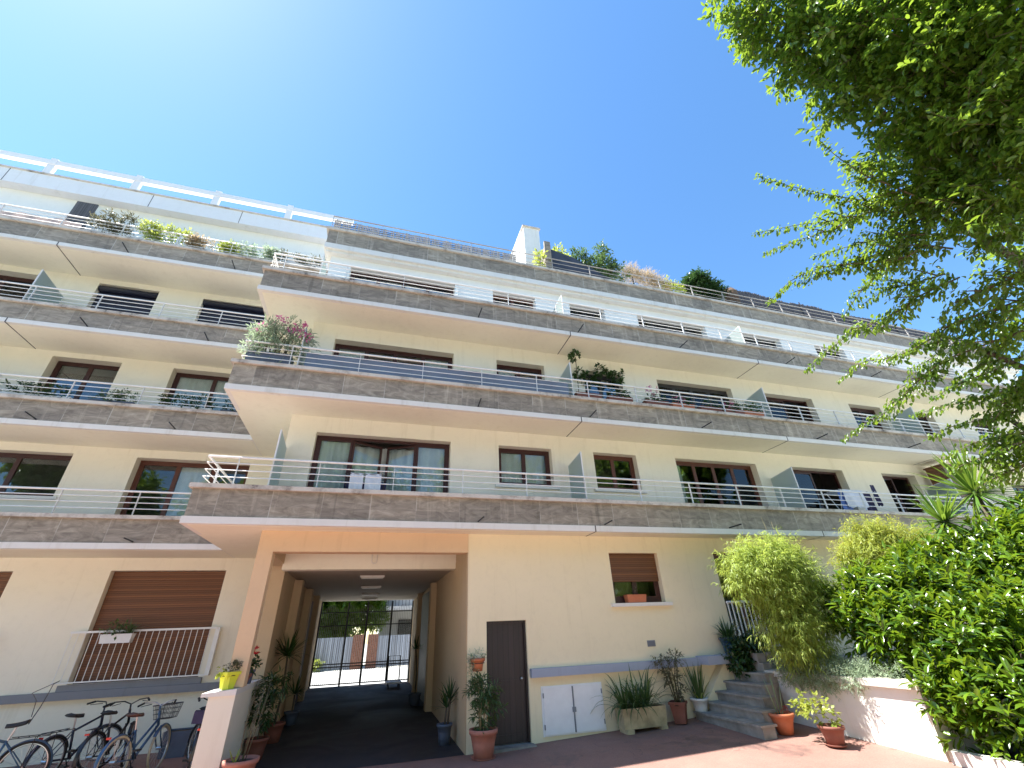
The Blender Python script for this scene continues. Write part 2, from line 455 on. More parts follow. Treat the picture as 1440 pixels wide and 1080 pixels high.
def boxpot(parent, x0, x1, y0, y1, z0, z1, mat):
    mb = MB(); t = .015; e = .02
    mb.add([(x0+e, y0+e, z0), (x1-e, y0+e, z0), (x1-e, y1-e, z0), (x0+e, y1-e, z0), (x0, y0, z1), (x1, y0, z1), (x1, y1, z1), (x0, y1, z1),
            (x0+t, y0+t, z1), (x1-t, y0+t, z1), (x1-t, y1-t, z1), (x0+t, y1-t, z1), (x0+t, y0+t, z1-.03), (x1-t, y0+t, z1-.03), (x1-t, y1-t, z1-.03), (x0+t, y1-t, z1-.03)],
           [(0, 3, 2, 1), (0, 1, 5, 4), (1, 2, 6, 5), (2, 3, 7, 6), (3, 0, 4, 7), (4, 5, 9, 8), (5, 6, 10, 9), (6, 7, 11, 10), (7, 4, 8, 11),
            (8, 9, 13, 12), (9, 10, 14, 13), (10, 11, 15, 14), (11, 8, 12, 15), (12, 13, 14, 15)])
    mb.build('pot', mat, parent)
    MB().box(x0+t*1.5, x1-t*1.5, y0+t*1.5, y1-t*1.5, z1-.07, z1-.025).build('soil', 'soil', parent)

# ------------------------------------------------------------------ setting
def sheet(name, xs, ys, dz, mat, label):
    v = [(x, y, gz(x, y)+dz) for y in ys for x in xs]; n = len(xs)
    f = [(j*n+i, j*n+i+1, (j+1)*n+i+1, (j+1)*n+i) for j in range(len(ys)-1) for i in range(n-1)]
    return tag(MB().add(v, f).build(name, mat, None, True), label, None, None, 'structure')

xs = [-160, -60, -30, -18, -12, -8, -5, -3, -2.3] + [x*.5 for x in range(-4, 31)] + [18, 22, 30, 60, 160]
ys = [-160, -60, -30, -15, -8, -4, -1, 1, 3, 4, 5, 6, 7, 8, 8.5, 9, 9.5, 10.0, 10.5, 11, 11.5, 12, 14, 17, 20, 22.4, 24, 26, 30, 60, 160]
M['gravel'] = ground_mat('grey beige gravel', (.40, .39, .34), (.50, .49, .43), (.26, .27, .19), 0)
sheet('garden_ground', xs, ys, -.006, 'gravel', 'gravel and grass of the garden round the courtyard')
sheet('courtyard_paving', [x for x in xs if -12 <= x <= 14], [y for y in ys if -1 <= y <= 10.0]+[10.02], 0, 'ground', 'red concrete courtyard paving')
sheet('bicycle_yard', [-12, -8, -5, -3, -2.3], [10.02, 11, 12, 13.66], 0, 'ground', 'red concrete strip under the bicycles')
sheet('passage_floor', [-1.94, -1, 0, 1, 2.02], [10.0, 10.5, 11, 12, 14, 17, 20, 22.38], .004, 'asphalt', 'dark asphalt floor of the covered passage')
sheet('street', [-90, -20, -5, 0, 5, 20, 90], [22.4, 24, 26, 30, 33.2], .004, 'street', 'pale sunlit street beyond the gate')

# ------------------------------------------------------------------ the building
B = thing('apartment_building', 'cream apartment building with long stacked stone fronted balconies and an arched-over drive passage'.replace('arched-over ', ''), 'building')

def wall_xz(mb, Y, x0, x1, z0, z1, ops, dep):
    xsx = sorted({x0, x1, *[a for o in ops for a in o[:2] if x0 < a < x1]})
    zs = sorted({z0, z1, *[a for o in ops for a in o[2:4] if z0 < a < z1]})
    for i in range(len(xsx)-1):
        for j in range(len(zs)-1):
            cx, cz = (xsx[i]+xsx[i+1])/2, (zs[j]+zs[j+1])/2
            if any(o[0] < cx < o[1] and o[2] < cz < o[3] for o in ops): continue
            a, b, c, d = xsx[i], xsx[i+1], zs[j], zs[j+1]
            mb.add([(a, Y, c), (b, Y, c), (b, Y, d), (a, Y, d)], [(0, 1, 2, 3)])
    for a, b, c, d in [o[:4] for o in ops]:
        y2 = Y+dep
        mb.add([(a, Y, c), (a, Y, d), (a, y2, d), (a, y2, c)], [(0, 1, 2, 3)])
        mb.add([(b, Y, c), (b, y2, c), (b, y2, d), (b, Y, d)], [(0, 1, 2, 3)])
        mb.add([(a, Y, d), (b, Y, d), (b, y2, d), (a, y2, d)], [(0, 1, 2, 3)])
        mb.add([(a, Y, c), (a, y2, c), (b, y2, c), (b, Y, c)], [(0, 1, 2, 3)])
    return mb

def curtain(x0, x1, y, z0, z1, parent, amp=.03, mat='curtain'):
    n = max(8, int((x1-x0)/.03)); vs = []
    ph = random.random()*9
    for i in range(n+1):
        x = x0+(x1-x0)*i/n; yy = y+amp*math.sin(i*.75+ph)+amp*.5*math.sin(i*.31+ph)
        vs += [(x, yy, z0), (x, yy+.005, z1)]
    MB().add(vs, [(2*i, 2*i+2, 2*i+3, 2*i+1) for i in range(n)]).build('curtain', mat, parent, True)

def window(Y, x0, x1, z0, z1, leaves=2, mat='wine', dep=.2, cur=None, sill=None, ajar=False, shutter=0, shmat='shutter', label=None, dark_open=False):
    """casement in its opening: frame mesh with panes, curtain, sill and shutter as children"""
    y = Y+dep; fw = .065; mb = MB()
    mb.box(x0, x0+fw, y, y+.07, z0, z1); mb.box(x1-fw, x1, y, y+.07, z0, z1)
    mb.box(x0+fw, x1-fw, y, y+.07, z1-fw, z1); mb.box(x0+fw, x1-fw, y, y+.07, z0, z0+fw)
    w = (x1-x0-2*fw)/leaves; pan = MB()
    for i in range(leaves):
        a = x0+fw+i*w; b = a+w; s = .055
        mv = ajar and i in (1, 2)
        if dark_open and i >= leaves-1: continue
        if not mv:
            mb.box(a, a+s, y+.012, y+.055, z0+fw, z1-fw); mb.box(b-s, b, y+.012, y+.055, z0+fw, z1-fw)
            mb.box(a+s, b-s, y+.012, y+.055, z1-fw-s, z1-fw); mb.box(a+s, b-s, y+.012, y+.055, z0+fw, z0+fw+s*1.4)
            pan.box(a+s, b-s, y+.028, y+.036, z0+fw+s*1.4, z1-fw-s)
        else:
            hx, dx = (a, 1) if i == 1 else (b, -1)
            an = .42; ux = Vector((dx*math.cos(an), math.sin(an), 0)); vy = Vector((-dx*math.sin(an), math.cos(an), 0))
            zc = (z0+z1)/2; hz = (z1-z0)/2-fw
            def bar(u0, u1, zz0, zz1, th, m):
                c = Vector((hx, y+.05, 0))+ux*(u0+u1)/2; c.z = (zz0+zz1)/2
                m.obox(c, ux*(u1-u0)/2, vy*th, (0, 0, (zz1-zz0)/2))
            bar(0, s, z0+fw, z1-fw, .022, mb); bar(w-s, w, z0+fw, z1-fw, .022, mb)
            bar(s, w-s, z1-fw-s, z1-fw, .022, mb); bar(s, w-s, z0+fw, z0+fw+s*1.4, .022, mb)
            bar(s, w-s, z0+fw+s*1.4, z1-fw-s, .004, pan)
    wobj = mb.build('window', mat, B)
    if label: wobj['label'] = label
    pan.build('pane', 'glass', wobj)
    if cur:
        for a, b in cur:
            mid = ajar and a > .2 and b < .8
            curtain(x0+(x1-x0)*a, x0+(x1-x0)*b, y+(.46 if mid else .125), z0+.03, z1-.05, wobj)
    if sill:
        MB().box(x0-.12, x1+.12, Y-.09, Y+dep, z0-.075, z0-.004).build('sill', 'lip', wobj)
    if shutter:
        zb = z1-(z1-z0)*shutter
        MB().box(x0+.01, x1-.01, y-.05, y-.02, zb, z1-.005).build('roller_shutter', shmat, wobj)
    return wobj

RG, RW, RA, RF = 9.99, 10.5, 10.75, 9.45
LW, LF = 13.65, 12.35
Z = [3.85, 6.65, 9.45, 12.27]     # undersides of the balcony slabs
XL, XR = -3.45, 30.0

# --- ground floor right
g_ops = [(2.39, 3.25, .06, 2.11), (5.42, 6.75, 2.38, 3.47), (8.42, 10.46, 1.30, 3.50), (12.6, 14.9, 1.3, 3.5), (16.8, 18.4, 2.3, 3.5)]
wall_xz(MB(), RG, 1.99, XR, -.1, 3.9, g_ops, .28).build('wall', 'wall_low', B)
dr = MB().box(2.40, 3.24, RG+.10, RG+.15, .07, 2.10).build('door', 'door', B); dr['label'] = 'dark brown plank door'
mbf = MB().box(2.39, 2.43, RG+.06, RG+.10, .065, 2.105).box(3.21, 3.25, RG+.06, RG+.10, .065, 2.105).box(2.43, 3.21, RG+.06, RG+.10, 2.065, 2.105)
for zz in (.16, 1.02, 1.95): mbf.box(2.45, 3.19, RG+.088, RG+.10, zz-.05, zz+.05)
mbf.build('frame', 'door', dr)
MB().lathe([(.025, 0), (.03, .02), (.02, .045), (.001, .05)], (0, 0, 0), 12).build('handle', 'chrome', dr, True, (3.13, RG+.10, 1.08)).rotation_euler = (PI/2, 0, 0)
MB().box(2.36, 3.28, RG-.22, RG+.1, -.05, .062).build('doorstep', 'step', B)
h = MB().box(3.49, 4.82, RG-.025, RG+.02, .13, .93).build('cellar_hatch', 'hatch', B)
MB().box(4.143, 4.169, RG-.027, RG-.0245, .16, .90).build('gap_shade_strip', 'black_metal', h)  # black strip stands in for the shade between the two leaves
for a, b in ((3.52, 4.14), (4.172, 4.79)):
    lf = MB().box(a, b, RG-.045, RG-.025, .155, .905).build('hatch_leaf', 'hatch', h)
    hm = MB()
    for zz in (.28, .78): hm.tube([(a if a < 4 else b, RG-.05, zz-.04), (a if a < 4 else b, RG-.05, zz+.04)], .012, 6)
    hm.build('hinge', 'greyledge', lf)
MB().tube([(4.155, RG-.055, .16), (4.155, RG-.055, .9)], .012, 6).box(4.12, 4.19, RG-.07, RG-.046, .48, .56).build('latch', 'greyledge', h)
MB().box(3.28, 7.25, RG-.12, RG+.02, 1.09, 1.24).build('ledge', 'ledge', B)
MB().box(7.25, 8.3, RG-.42, RG+.02, 1.11, 1.27).build('ledge', 'ledge', B)
vt = MB().box(6.07, 6.27, RG-.012, RG+.01, 1.50, 1.62)
for i in range(8): vt.box(6.085+i*.022, 6.098+i*.022, RG-.02, RG-.012, 1.515, 1.605)
vt.build('vent', 'greyledge', B)
window(RG, 5.42, 6.75, 2.38, 3.47, 2, 'wine', .16, sill=True, shutter=.58, label='ground floor window with half lowered brown shutter')
fd = window(RG, 8.42, 10.46, 1.30, 3.50, 3, 'brownwood', .2, label='french door behind white bars')
window(RG, 12.6, 14.9, 1.3, 3.5, 3, 'brownwood', .2); window(RG, 16.8, 18.4, 2.3, 3.5, 2, 'brownwood', .2, sill=True)
gr = MB().tube([(8.4, RG-.08, 2.33), (10.5, RG-.08, 2.33)], .03, 6).tube([(8.4, RG-.08, 1.36), (10.5, RG-.08, 1.36)], .018, 6)
for i in range(18): gr.box(8.42+i*.12-.012, 8.42+i*.12+.012, RG-.09, RG-.07, 1.36, 2.31)
gr.build('window_guard', 'white_metal', B)

# --- passage
bm = MB().box(-2.18, 1.985, RG-.02, RG+.26, 3.45, 3.853).build('passage_beam', 'beam', B)
MB().box(-2.18, -1.9, RG-.018, RG+.24, 1.26, 3.452).build('pillar', 'beam', B)
lw = MB().box(-2.33, -1.94, 9.72, 13.64, -.1, 1.17).build('low_wall', 'wall_up', B)
lc = MB().add([(-2.44, 9.70, 1.17), (-1.935, 9.70, 1.17), (-1.935, 13.63, 1.17), (-2.44, 13.63, 1.17), (-2.44, 9.70, 1.22), (-1.935, 9.70, 1.255), (-1.935, 13.63, 1.255), (-2.44, 13.63, 1.22)],
              [(0, 3, 2, 1), (4, 5, 6, 7), (0, 1, 5, 4), (1, 2, 6, 5), (2, 3, 7, 6), (3, 0, 4, 7)]); lc.build('coping', 'lip', lw)
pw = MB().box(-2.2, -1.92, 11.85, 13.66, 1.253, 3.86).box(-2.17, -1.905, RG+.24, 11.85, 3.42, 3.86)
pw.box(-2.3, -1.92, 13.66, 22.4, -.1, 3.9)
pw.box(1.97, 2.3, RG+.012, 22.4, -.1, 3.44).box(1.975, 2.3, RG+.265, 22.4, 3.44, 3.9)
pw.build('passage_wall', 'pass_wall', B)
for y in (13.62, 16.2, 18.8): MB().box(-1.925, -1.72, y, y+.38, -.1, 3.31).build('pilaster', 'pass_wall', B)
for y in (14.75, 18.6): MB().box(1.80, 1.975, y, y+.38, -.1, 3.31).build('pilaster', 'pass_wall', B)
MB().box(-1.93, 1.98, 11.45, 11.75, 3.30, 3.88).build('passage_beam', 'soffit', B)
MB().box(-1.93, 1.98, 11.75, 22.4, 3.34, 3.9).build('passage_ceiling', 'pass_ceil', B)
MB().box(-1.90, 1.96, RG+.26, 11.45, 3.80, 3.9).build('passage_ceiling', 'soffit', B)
MB().tube([(-.03, 11.43, 3.62), (-.03, 11.43, 3.47), (.0, 11.43, 3.43), (.06, 11.43, 3.43), (.09, 11.43, 3.47), (.09, 11.43, 3.62)], .012, 6).build('conduit', 'lip', B, True)
pd = MB().box(1.93, 1.972, 15.3, 18.4, .1, 3.2).build('door', 'grey_metal', B)
MB().box(-1.925, -1.88, 16.6, 18.7, .1, 3.1).build('door', 'wine', B)

# --- right upper floors
def rops(zf, top, attic=False):
    o = [(-1.63, 1.60, zf, top), (2.88, 4.38, top-1.07, top), (5.65, 7.02, top-1.06, top), (8.35, 11.32, zf, top)]
    o += [(12.72, 14.95, zf, top), (16.75, 18.4, zf, top), (20.0, 21.3, zf, top), (23.6, 25.2, zf, top)]
    return o
o1 = rops(Z[0]+.21, 6.24); o2 = rops(Z[1]+.21, 8.98); o3 = rops(Z[2]+.21, 11.89)
o2[1] = (2.88, 4.38, Z[1]+.6, 8.95); o2[2] = (5.68, 7.02, Z[1]+.21, 8.98)
wall_xz(MB(), RW, -2.24, XR, Z[0]+.01, Z[2]+.01, o1+o2, .26).build('wall', 'wall_up', B)
wall_xz(MB(), RA, -2.24, XR, Z[2]+.01, Z[3]+.2, o3, .26).build('wall', 'wall_attic', B)
MB().box(-2.24, -1.95, RW+.002, 13.7, Z[0]+.05, Z[2]+.02).build('wall', 'wall_up', B)
MB().box(-2.24, -1.95, RA+.002, 13.7, Z[2]+.02, Z[3]+.05).build('wall', 'wall_attic', B)
W_ = window
W_(RW, *o1[0], 4, 'wine', .2, cur=[(.02, .25), (.25, .5), (.5, .75), (.75, .98)], ajar=True, label='wide four leaf window with its middle leaves ajar')
W_(RW, *o1[1], 2, 'wine', .2, cur=[(.02, .98)], sill=True); W_(RW, *o1[2], 2, 'brownwood', .2, sill=True)
W_(RW, *o1[3], 4, 'brownwood', .22, cur=[(.02, .12), (.3, .36)]); W_(RW, *o1[4], 2, 'wine', .25, cur=[(.02, .22)], dark_open=True)
W_(RW, *o1[5], 2, 'wine', .25, cur=[(.0, .2)], dark_open=True); W_(RW, *o1[6], 2, 'wine'); W_(RW, *o1[7], 2, 'wine')
W_(RW, *o2[0], 4, 'wine', .24, cur=[(.02, .25), (.76, .98)]); W_(RW, *o2[1], 2, 'wine', .24, cur=[(.05, .45)])
W_(RW, *o2[2], 2, 'grey_metal', .2); W_(RW, *o2[3], 4, 'grey_metal', .22, cur=[(.02, .46), (.56, .98)])
for k in (4, 5, 6, 7): W_(RW, *o2[k], 2, 'wine', .24, dark_open=(k == 4))
W_(RA, *o3[0], 4, 'wine', .24, cur=[(.04, .3), (.35, .7), (.75, .97)]); W_(RA, *o3[1], 2, 'brownwood', .24, cur=[(.1, .5)])
for k in (2, 3, 4, 5, 6, 7): W_(RA, *o3[k], 4 if k == 3 else 2, 'black_metal', .24)

# --- left wing walls
l_ops = [(-6.06, -3.59, 1.27, 3.56), (-10.4, -7.94, 1.27, 3.56),
         (-10.3, -7.88, 5.28, 6.43), (-6.46, -3.7, Z[0]+.21, 6.42), (-14.2, -12.2, 5.28, 6.43),
         (-9.44, -7.78, Z[1]+.21, 9.28), (-6.46, -4.3, Z[1]+.21, 9.28), (-13.2, -11.4, Z[1]+.21, 9.28),
         (-12.9, -10.72, Z[2]+.21, 12.06), (-9.33, -7.69, Z[2]+.21, 12.08), (-6.42, -3.9, Z[2]+.21, 12.04)]
wall_xz(MB(), LW, -18, -2.0, -.15, Z[3]+.05, l_ops, .3).build('wall', 'wall_up', B)
MB().box(-18, -2.02, LW+.004, LW+.3, Z[3]+.05, 15.46).build('wall', 'wall_attic', B)
W_(LW, *l_ops[0], 3, 'wine', .22, shutter=.975, label='ground floor window with lowered brown slatted shutter')
W_(LW, *l_ops[1], 3, 'wine', .22, shutter=1.0)
W_(LW, *l_ops[2], 2, 'wine', .22, sill=True); W_(LW, *l_ops[3], 3, 'brownwood', .25, cur=[(.36, .62)]); W_(LW, *l_ops[4], 2, 'wine', .22, sill=True)
W_(LW, *l_ops[5], 2, 'wine', .27); W_(LW, *l_ops[6], 2, 'wine', .27, cur=[(.03, .97)]); W_(LW, *l_ops[7], 2, 'wine', .27)
W_(LW, *l_ops[8], 2, 'wine', .27)
W_(LW, *l_ops[9], 2, 'wine', .2, shutter=1.0, shmat='navy', label='window behind navy roller shutter'); W_(LW, *l_ops[10], 2, 'wine', .2, shutter=1.0, shmat='navy')
for a, b in ((-9.33, -7.69), (-6.42, -3.9)):
    MB().tube([(a+.03, LW+.08, 11.93), (b-.03, LW+.08, 11.93)], .1, 12).build('shutter_box', 'navy', B, True)
MB().box(-18, -2.46, LW-.10, LW+.02, 1.00, 1.15).build('ledge', 'greyledge', B)
MB().box(-6.2, -3.5, LW-.06, LW+.2, 1.152, 1.268).build('sill', 'greyledge', B)
MB().box(-10.5, -7.8, LW-.06, LW+.2, 1.152, 1.268).build('sill', 'greyledge', B)
def guard(x0, x1):
    y = LW-.12
    g = MB().box(x0, x1, y-.03, y+.03, 2.24, 2.28).box(x0, x1, y-.012, y+.012, 1.30, 1.325)
    n = int((x1-x0)/.13)
    for i in range(n+1):
        x = x0+.02+(x1-x0-.04)*i/n; g.tube([(x, y, 1.32), (x, y, 2.25)], .008, 5)
    for x in (x0+.02, x1-.02):
        g.tube([(x, y, 1.31), (x, LW+.02, 1.31)], .01, 5).tube([(x, y, 2.26), (x, LW+.02, 2.26)], .012, 5)
    g.box(x1-.03, x1+.06, y-.01, LW-.01, 1.3, 2.27)
    g.build('window_guard', 'white_metal', B)
guard(-6.3, -3.42); guard(-10.6, -7.75)

# --- balconies
def balcony(x0, x1, yf, yb, z, side=None, y_side=None, back=12.0, stone_h=.53, posts=1.52, rail=True, ph=0):
    sl = MB().box(x0, x1, yf, yb, z, z+.13)
    if back: sl.box(max(x0, -2.0) if side else x0, x1, yb, back, z+.0, z+.19)
    b = sl.build('balcony', 'lip', B)
    so = MB().box(x0+.1, x1-.02, yf+.11, yb, z-.005, z+.05); so.build('soffit', 'soffit', b)
    for xj in [4.88, 11.75, 18.6] if side else [-9.9]:
        MB().box(xj-.012, xj+.012, yf+.0, yb-.02, z-.009, z-.004).box(xj-.012, xj+.012, yf-.004, yf, z-.009, z+.13).build('expansion_joint', 'grey_metal', b)
    zt = z+.13+stone_h
    fa = MB().box(x0+.03, x1, yf+.03, yf+.13, z+.13, zt)
    if side: fa.box(x0+.03, x0+.13, yf+.13, y_side, z+.13, zt)
    fa.build('parapet', 'stone', b)
    MB().box(x0+.13, x1, yf+.13, yb, z+.13, z+.20).build('floor', 'greyledge', b)
    cp = MB().box(x0-.03, x1, yf-.035, yf+.22, zt, zt+.085)
    if side: cp.box(x0-.03, x0+.22, yf+.22, y_side, zt, zt+.085)
    cp.build('coping', 'coping', b)
    if rail:
        zr = zt+.085; yr = yf+.10; r = MB(); xa = x0+.10
        hs = (.17, .31, .45)
        def run(p, q):
            r.tube([(*p, zr+.58), (*q, zr+.58)], .024, 8)
            for hh in hs: r.tube([(*p, zr+hh), (*q, zr+hh)], .011, 5)
        run((xa, yr), (x1, yr))
        n = int((x1-x0)/posts)
        for i in range(n+1):
            x = xa+ph+i*posts
            if x < x1: r.box(x-.006, x+.006, yr-.022, yr+.022, zr-.01, zr+.57)
        if side:
            run((xa, yr), (xa, y_side))
            yy = yr+.7
            while yy < y_side: r.box(xa-.022, xa+.022, yy-.006, yy+.006, zr-.01, zr+.57); yy += posts
        r.build('railing', 'white_metal', b)
    for xs_ in ((2.1, 5.15, 8.7, 13.0, 17.0) if side else (-11.3, -8.2, -5.3)):
        MB().tube([(xs_, yf+.05, z+.165), (xs_+random.uniform(-.03, .03), yf-.38, z+.17)], .016, 6).build('drain_spout', 'black_metal', b)
    return b

for k in range(3):
    balcony(XL, XR, RF, RW+.01 if k else RW+.01, Z[k], True, LF-.02, 12.0, ph=(.55, 1.0, .3)[k])
    # return slab over the corner towards the left wing
    MB().box(XL+.0, -2.0, RW+.012, LF-.002, Z[k]+.001, Z[k]+.129).box(XL+.002, -2.0, LF-.0, LW+.01, Z[k]+.001, Z[k]+.19).box(XL+.1, -2.0, RW+.0, LW-.002, Z[k]-.0055, Z[k]+.04).build('corner_slab', 'soffit', B)
for k in range(4):
    balcony(-18, XL if k < 3 else -2.25, LF, LW+.01, Z[k], None, None, 15.0, ph=(.2, .9, .5, .1)[k])

# right roof slab and terrace edge
rf = MB().box(-2.46, XR, 10.5, 11.2, Z[3]+.005, Z[3]+.20).box(-2.40, XR, 10.58, 11.0, Z[3]-.09, Z[3]+.006)
rf.box(-2.4, XR, 11.2, 22.4, Z[3]+.006, Z[3]+.5); rfo = rf.build('roof', 'lip', B)
MB().box(-2.43, XR, 10.53, 10.66, Z[3]+.20, Z[3]+.78).box(-2.43, -2.30, 10.66, 13.6, Z[3]+.20, Z[3]+.78).build('parapet', 'stone', rfo)
MB().box(-2.50, XR, 10.47, 10.74, Z[3]+.78, Z[3]+.87).box(-2.50, -2.22, 10.74, 13.6, Z[3]+.78, Z[3]+.87).build('coping', 'coping', rfo)
rr = MB(); zr = Z[3]+.87
for hh, r_ in ((.62, .024), (.42, .012), (.22, .012)): rr.tube([(-2.4, 10.6, zr+hh), (XR, 10.6, zr+hh)], r_, 6)
for i in range(22): rr.box(-2.4+i*1.5-.006, -2.4+i*1.5+.006, 10.575, 10.625, zr-.01, zr+.61)
rr.build('railing', simple('grey rail paint', (.42, .40, .38), .5, .15), rfo)
MB().box(XR-.3, XR, RA+.3, 22.4, -.1, Z[3]).build('wall', 'wall_up', B)
# left roof band and roof frame
lb = MB().box(-18, -2.3, LW-.32, LW+.4, 15.46, 16.08).box(-18, -2.3, LW+.4, 22.4, 15.46, 15.9)
lbo = lb.build('roof', 'roofband', B)
MB().box(-18, -2.3, LW-.36, LW+.42, 16.08, 16.14).build('coping', 'coping', lbo)
for xj in (-13.1, -9.0, -6.15): MB().box(xj-.008, xj+.008, LW-.325, LW-.32, 15.46, 16.08).build('expansion_joint', 'grey_metal', lbo)
fr = MB().box(-18, -2.3, LW-.14, LW+.02, 16.84, 17.06)
for x in (-14.95, -12.38, -9.82, -7.25, -4.71): fr.box(x-.11, x+.11, LW-.13, LW+.01, 16.14, 16.84).box(x-.10, x+.10, LW-.15, LW+.03, 16.86, 17.14)
fr.build('roof_frame', 'roofband', B)
# chimneys
c1 = MB().box(4.43, 5.10, 11.5, 14.6, 13.0, 16.30).build('chimney', 'chim', rfo)
MB().box(4.38, 5.15, 11.45, 14.65, 16.30, 16.37).build('cap', 'coping', c1)
c2 = MB().box(-10.45, -9.75, 14.6, 15.6, 15.9, 17.42).build('chimney', 'wall_up', lbo)
MB().box(-10.5, -9.7, 14.55, 15.65, 17.42, 17.48).build('cap', 'coping', c2)
# added solid dark cores block light and keep the rooms dark
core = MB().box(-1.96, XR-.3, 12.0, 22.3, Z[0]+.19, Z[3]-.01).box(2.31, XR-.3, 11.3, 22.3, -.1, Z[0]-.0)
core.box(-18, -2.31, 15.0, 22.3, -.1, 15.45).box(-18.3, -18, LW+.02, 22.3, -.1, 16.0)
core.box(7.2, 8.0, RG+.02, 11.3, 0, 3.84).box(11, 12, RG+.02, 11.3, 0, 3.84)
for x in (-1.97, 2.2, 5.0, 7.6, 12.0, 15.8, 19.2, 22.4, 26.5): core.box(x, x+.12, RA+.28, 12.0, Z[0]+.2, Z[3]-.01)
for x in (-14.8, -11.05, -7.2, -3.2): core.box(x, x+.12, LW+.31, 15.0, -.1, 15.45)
core.build('light_block_core', 'room', B)

# privacy screens
def screen(x, Yf, Yw, z, h=2.0, label=None):
    y0, y1 = Yf+.2, Yw-.02
    zf = z+.2
    pts = [(y0, zf), (y1, zf), (y1, z+h-.1), (y0, z+h)]
    o = MB().add([(x+sx, y, zz) for sx in (-.012, .012) for y, zz in pts], [(0, 1, 2, 3), (7, 6, 5, 4), (0, 4, 5, 1), (1, 5, 6, 2), (2, 6, 7, 3), (3, 7, 4, 0)]).build('privacy_screen', 'frost', B)
    f = MB()
    for i in range(4): a, b = pts[i], pts[(i+1) % 4]; f.tube([(x, *a), (x, *b)], .018, 5)
    f.build('frame', 'white_metal', o)
for k in range(3):
    for x in (-2.2, 4.84, 11.72, 18.6): screen(x, RF, RA if k == 2 else RW, Z[k], (2.02, 1.96, 1.7)[k])
screen(-10.0, LF, LW, Z[2], 2.0); screen(-11.3, LF, LW, Z[1], 1.95)

# ------------------------------------------------------------------ planter, steps, terrace
P = thing('planter_wall', 'low white rendered retaining wall with stone cap in the sun', 'planter')
MB().box(8.22, 8.44, 6.02, 8.95, -.1, .90).box(8.44, 16, 6.02, 6.22, -.1, .90).build('wall', 'planter_wall', P)
MB().box(8.14, 8.52, 5.95, 9.0, .90, 1.0).box(8.52, 16, 5.95, 6.30, .90, 1.0).build('coping', 'planter_cap', P)
tag(MB().box(8.44, 16, 6.22, 9.97, .3, .93).build('terrace_soil', 'soil'), 'dark soil of the raised bed', None, None, 'structure')
tag(MB().box(8.2, 20, 9.3, 9.98, .3, 1.09).build('terrace_path', 'step'), 'narrow path along the wall', None, None, 'structure')
tag(MB().box(8.30, 18, 2.0, 5.94, -.1, .13).build('garden_bed', 'soil'), 'soil bed under the laurel', None, None, 'structure')
K = thing('kerb', 'pale kerb stone edging the bed at the foot of the laurel', 'kerb')
MB().box(8.16, 8.30, 1.5, 5.93, -.1, .20).build('kerb_stone', 'planter_cap', K)
ST = thing('stone_steps', 'grey stone garden steps rising between wall and white planter', 'steps')
for i in range(5):
    x = 6.86+i*.27; zt = .30+i*.165; yr = (8.0, 8.2, 8.4, 8.6, 8.78)[i]
    st = MB().box(x, x+.27 if i < 4 else 8.215, yr, 9.72 if i else 9.86, -.1, zt-.03)
    st.box(x-.035, x+.32, yr-.02, 9.73 if i else 9.87, zt-.03, zt+.005)
    st.build('step', 'step', ST)
MB().box(8.15, 8.4, 9.0, 9.73, .9, 1.12).build('landing', 'step', ST)
ck = MB()
for y0, y1, e in ((9.735, 9.80, 0), (9.80, 9.97, .03)):
    ck.add([(7.16, y0, .1), (8.2, y0, .1), (8.2, y0, 1.1), (7.75, y0, 1.1-e), (7.16, y0, .50-e), (7.16, y1, .1), (8.2, y1, .1), (8.2, y1, 1.1), (7.75, y1, 1.1-e), (7.16, y1, .50-e)],
           [(0, 1, 2, 3, 4), (9, 8, 7, 6, 5), (0, 5, 6, 1), (1, 6, 7, 2), (2, 7, 8, 3), (3, 8, 9, 4), (4, 9, 5, 0)])
ck.build('cheek_wall', 'wall_low', ST)

# ------------------------------------------------------------------ big tree
T = thing('leafy_tree', 'tall spreading leafy tree overhanging the courtyard with long trailing shoots', 'tree', loc=(0, 0, 0))
tr = MB()
tr.tube([(11.6, 3.2, 0), (11.45, 3.1, 1.5), (11.2, 2.9, 3.2), (10.6, 2.5, 5.2), (9.9, 2.1, 7.0), (9.0, 1.8, 8.6)], [.26, .22, .2, .17, .13, .08], 10)
tr.build('trunk', 'bark', T, True)
lm = MB()
limbs = [[(11.2, 2.9, 3.2), (10.2, 3.0, 4.2), (9.2, 3.0, 4.8), (8.1, 3.0, 5.1)], [(10.6, 2.5, 5.2), (9.4, 2.4, 6.1), (8.2, 2.3, 6.6), (7.2, 2.3, 6.9)],
         [(10.1, 2.2, 6.5), (8.8, 1.8, 7.6), (7.4, 1.6, 8.3), (6.2, 1.6, 9.0), (5.2, 1.7, 10.0)], [(9.9, 2.1, 7.0), (8.6, 1.2, 8.2), (7.2, .8, 8.9), (6.0, 1.0, 9.6)],
         [(9.0, 1.8, 8.6), (8.0, 1.4, 10), (6.6, 1.5, 11)], [(10.6, 2.5, 5.2), (9.6, 1.4, 6.0), (8.2, .8, 6.8), (6.9, .8, 7.3)], [(11.2, 2.9, 3.2), (10.3, 3.4, 3.7), (9.0, 3.4, 4.0), (8.1, 3.2, 4.1)]]
for l in limbs: lm.tube(l, [.1, .07, .05, .03, .02][:len(l)] if len(l) > 3 else [.1, .06, .03], 7)
lm.build('limbs', 'bark', T, True)
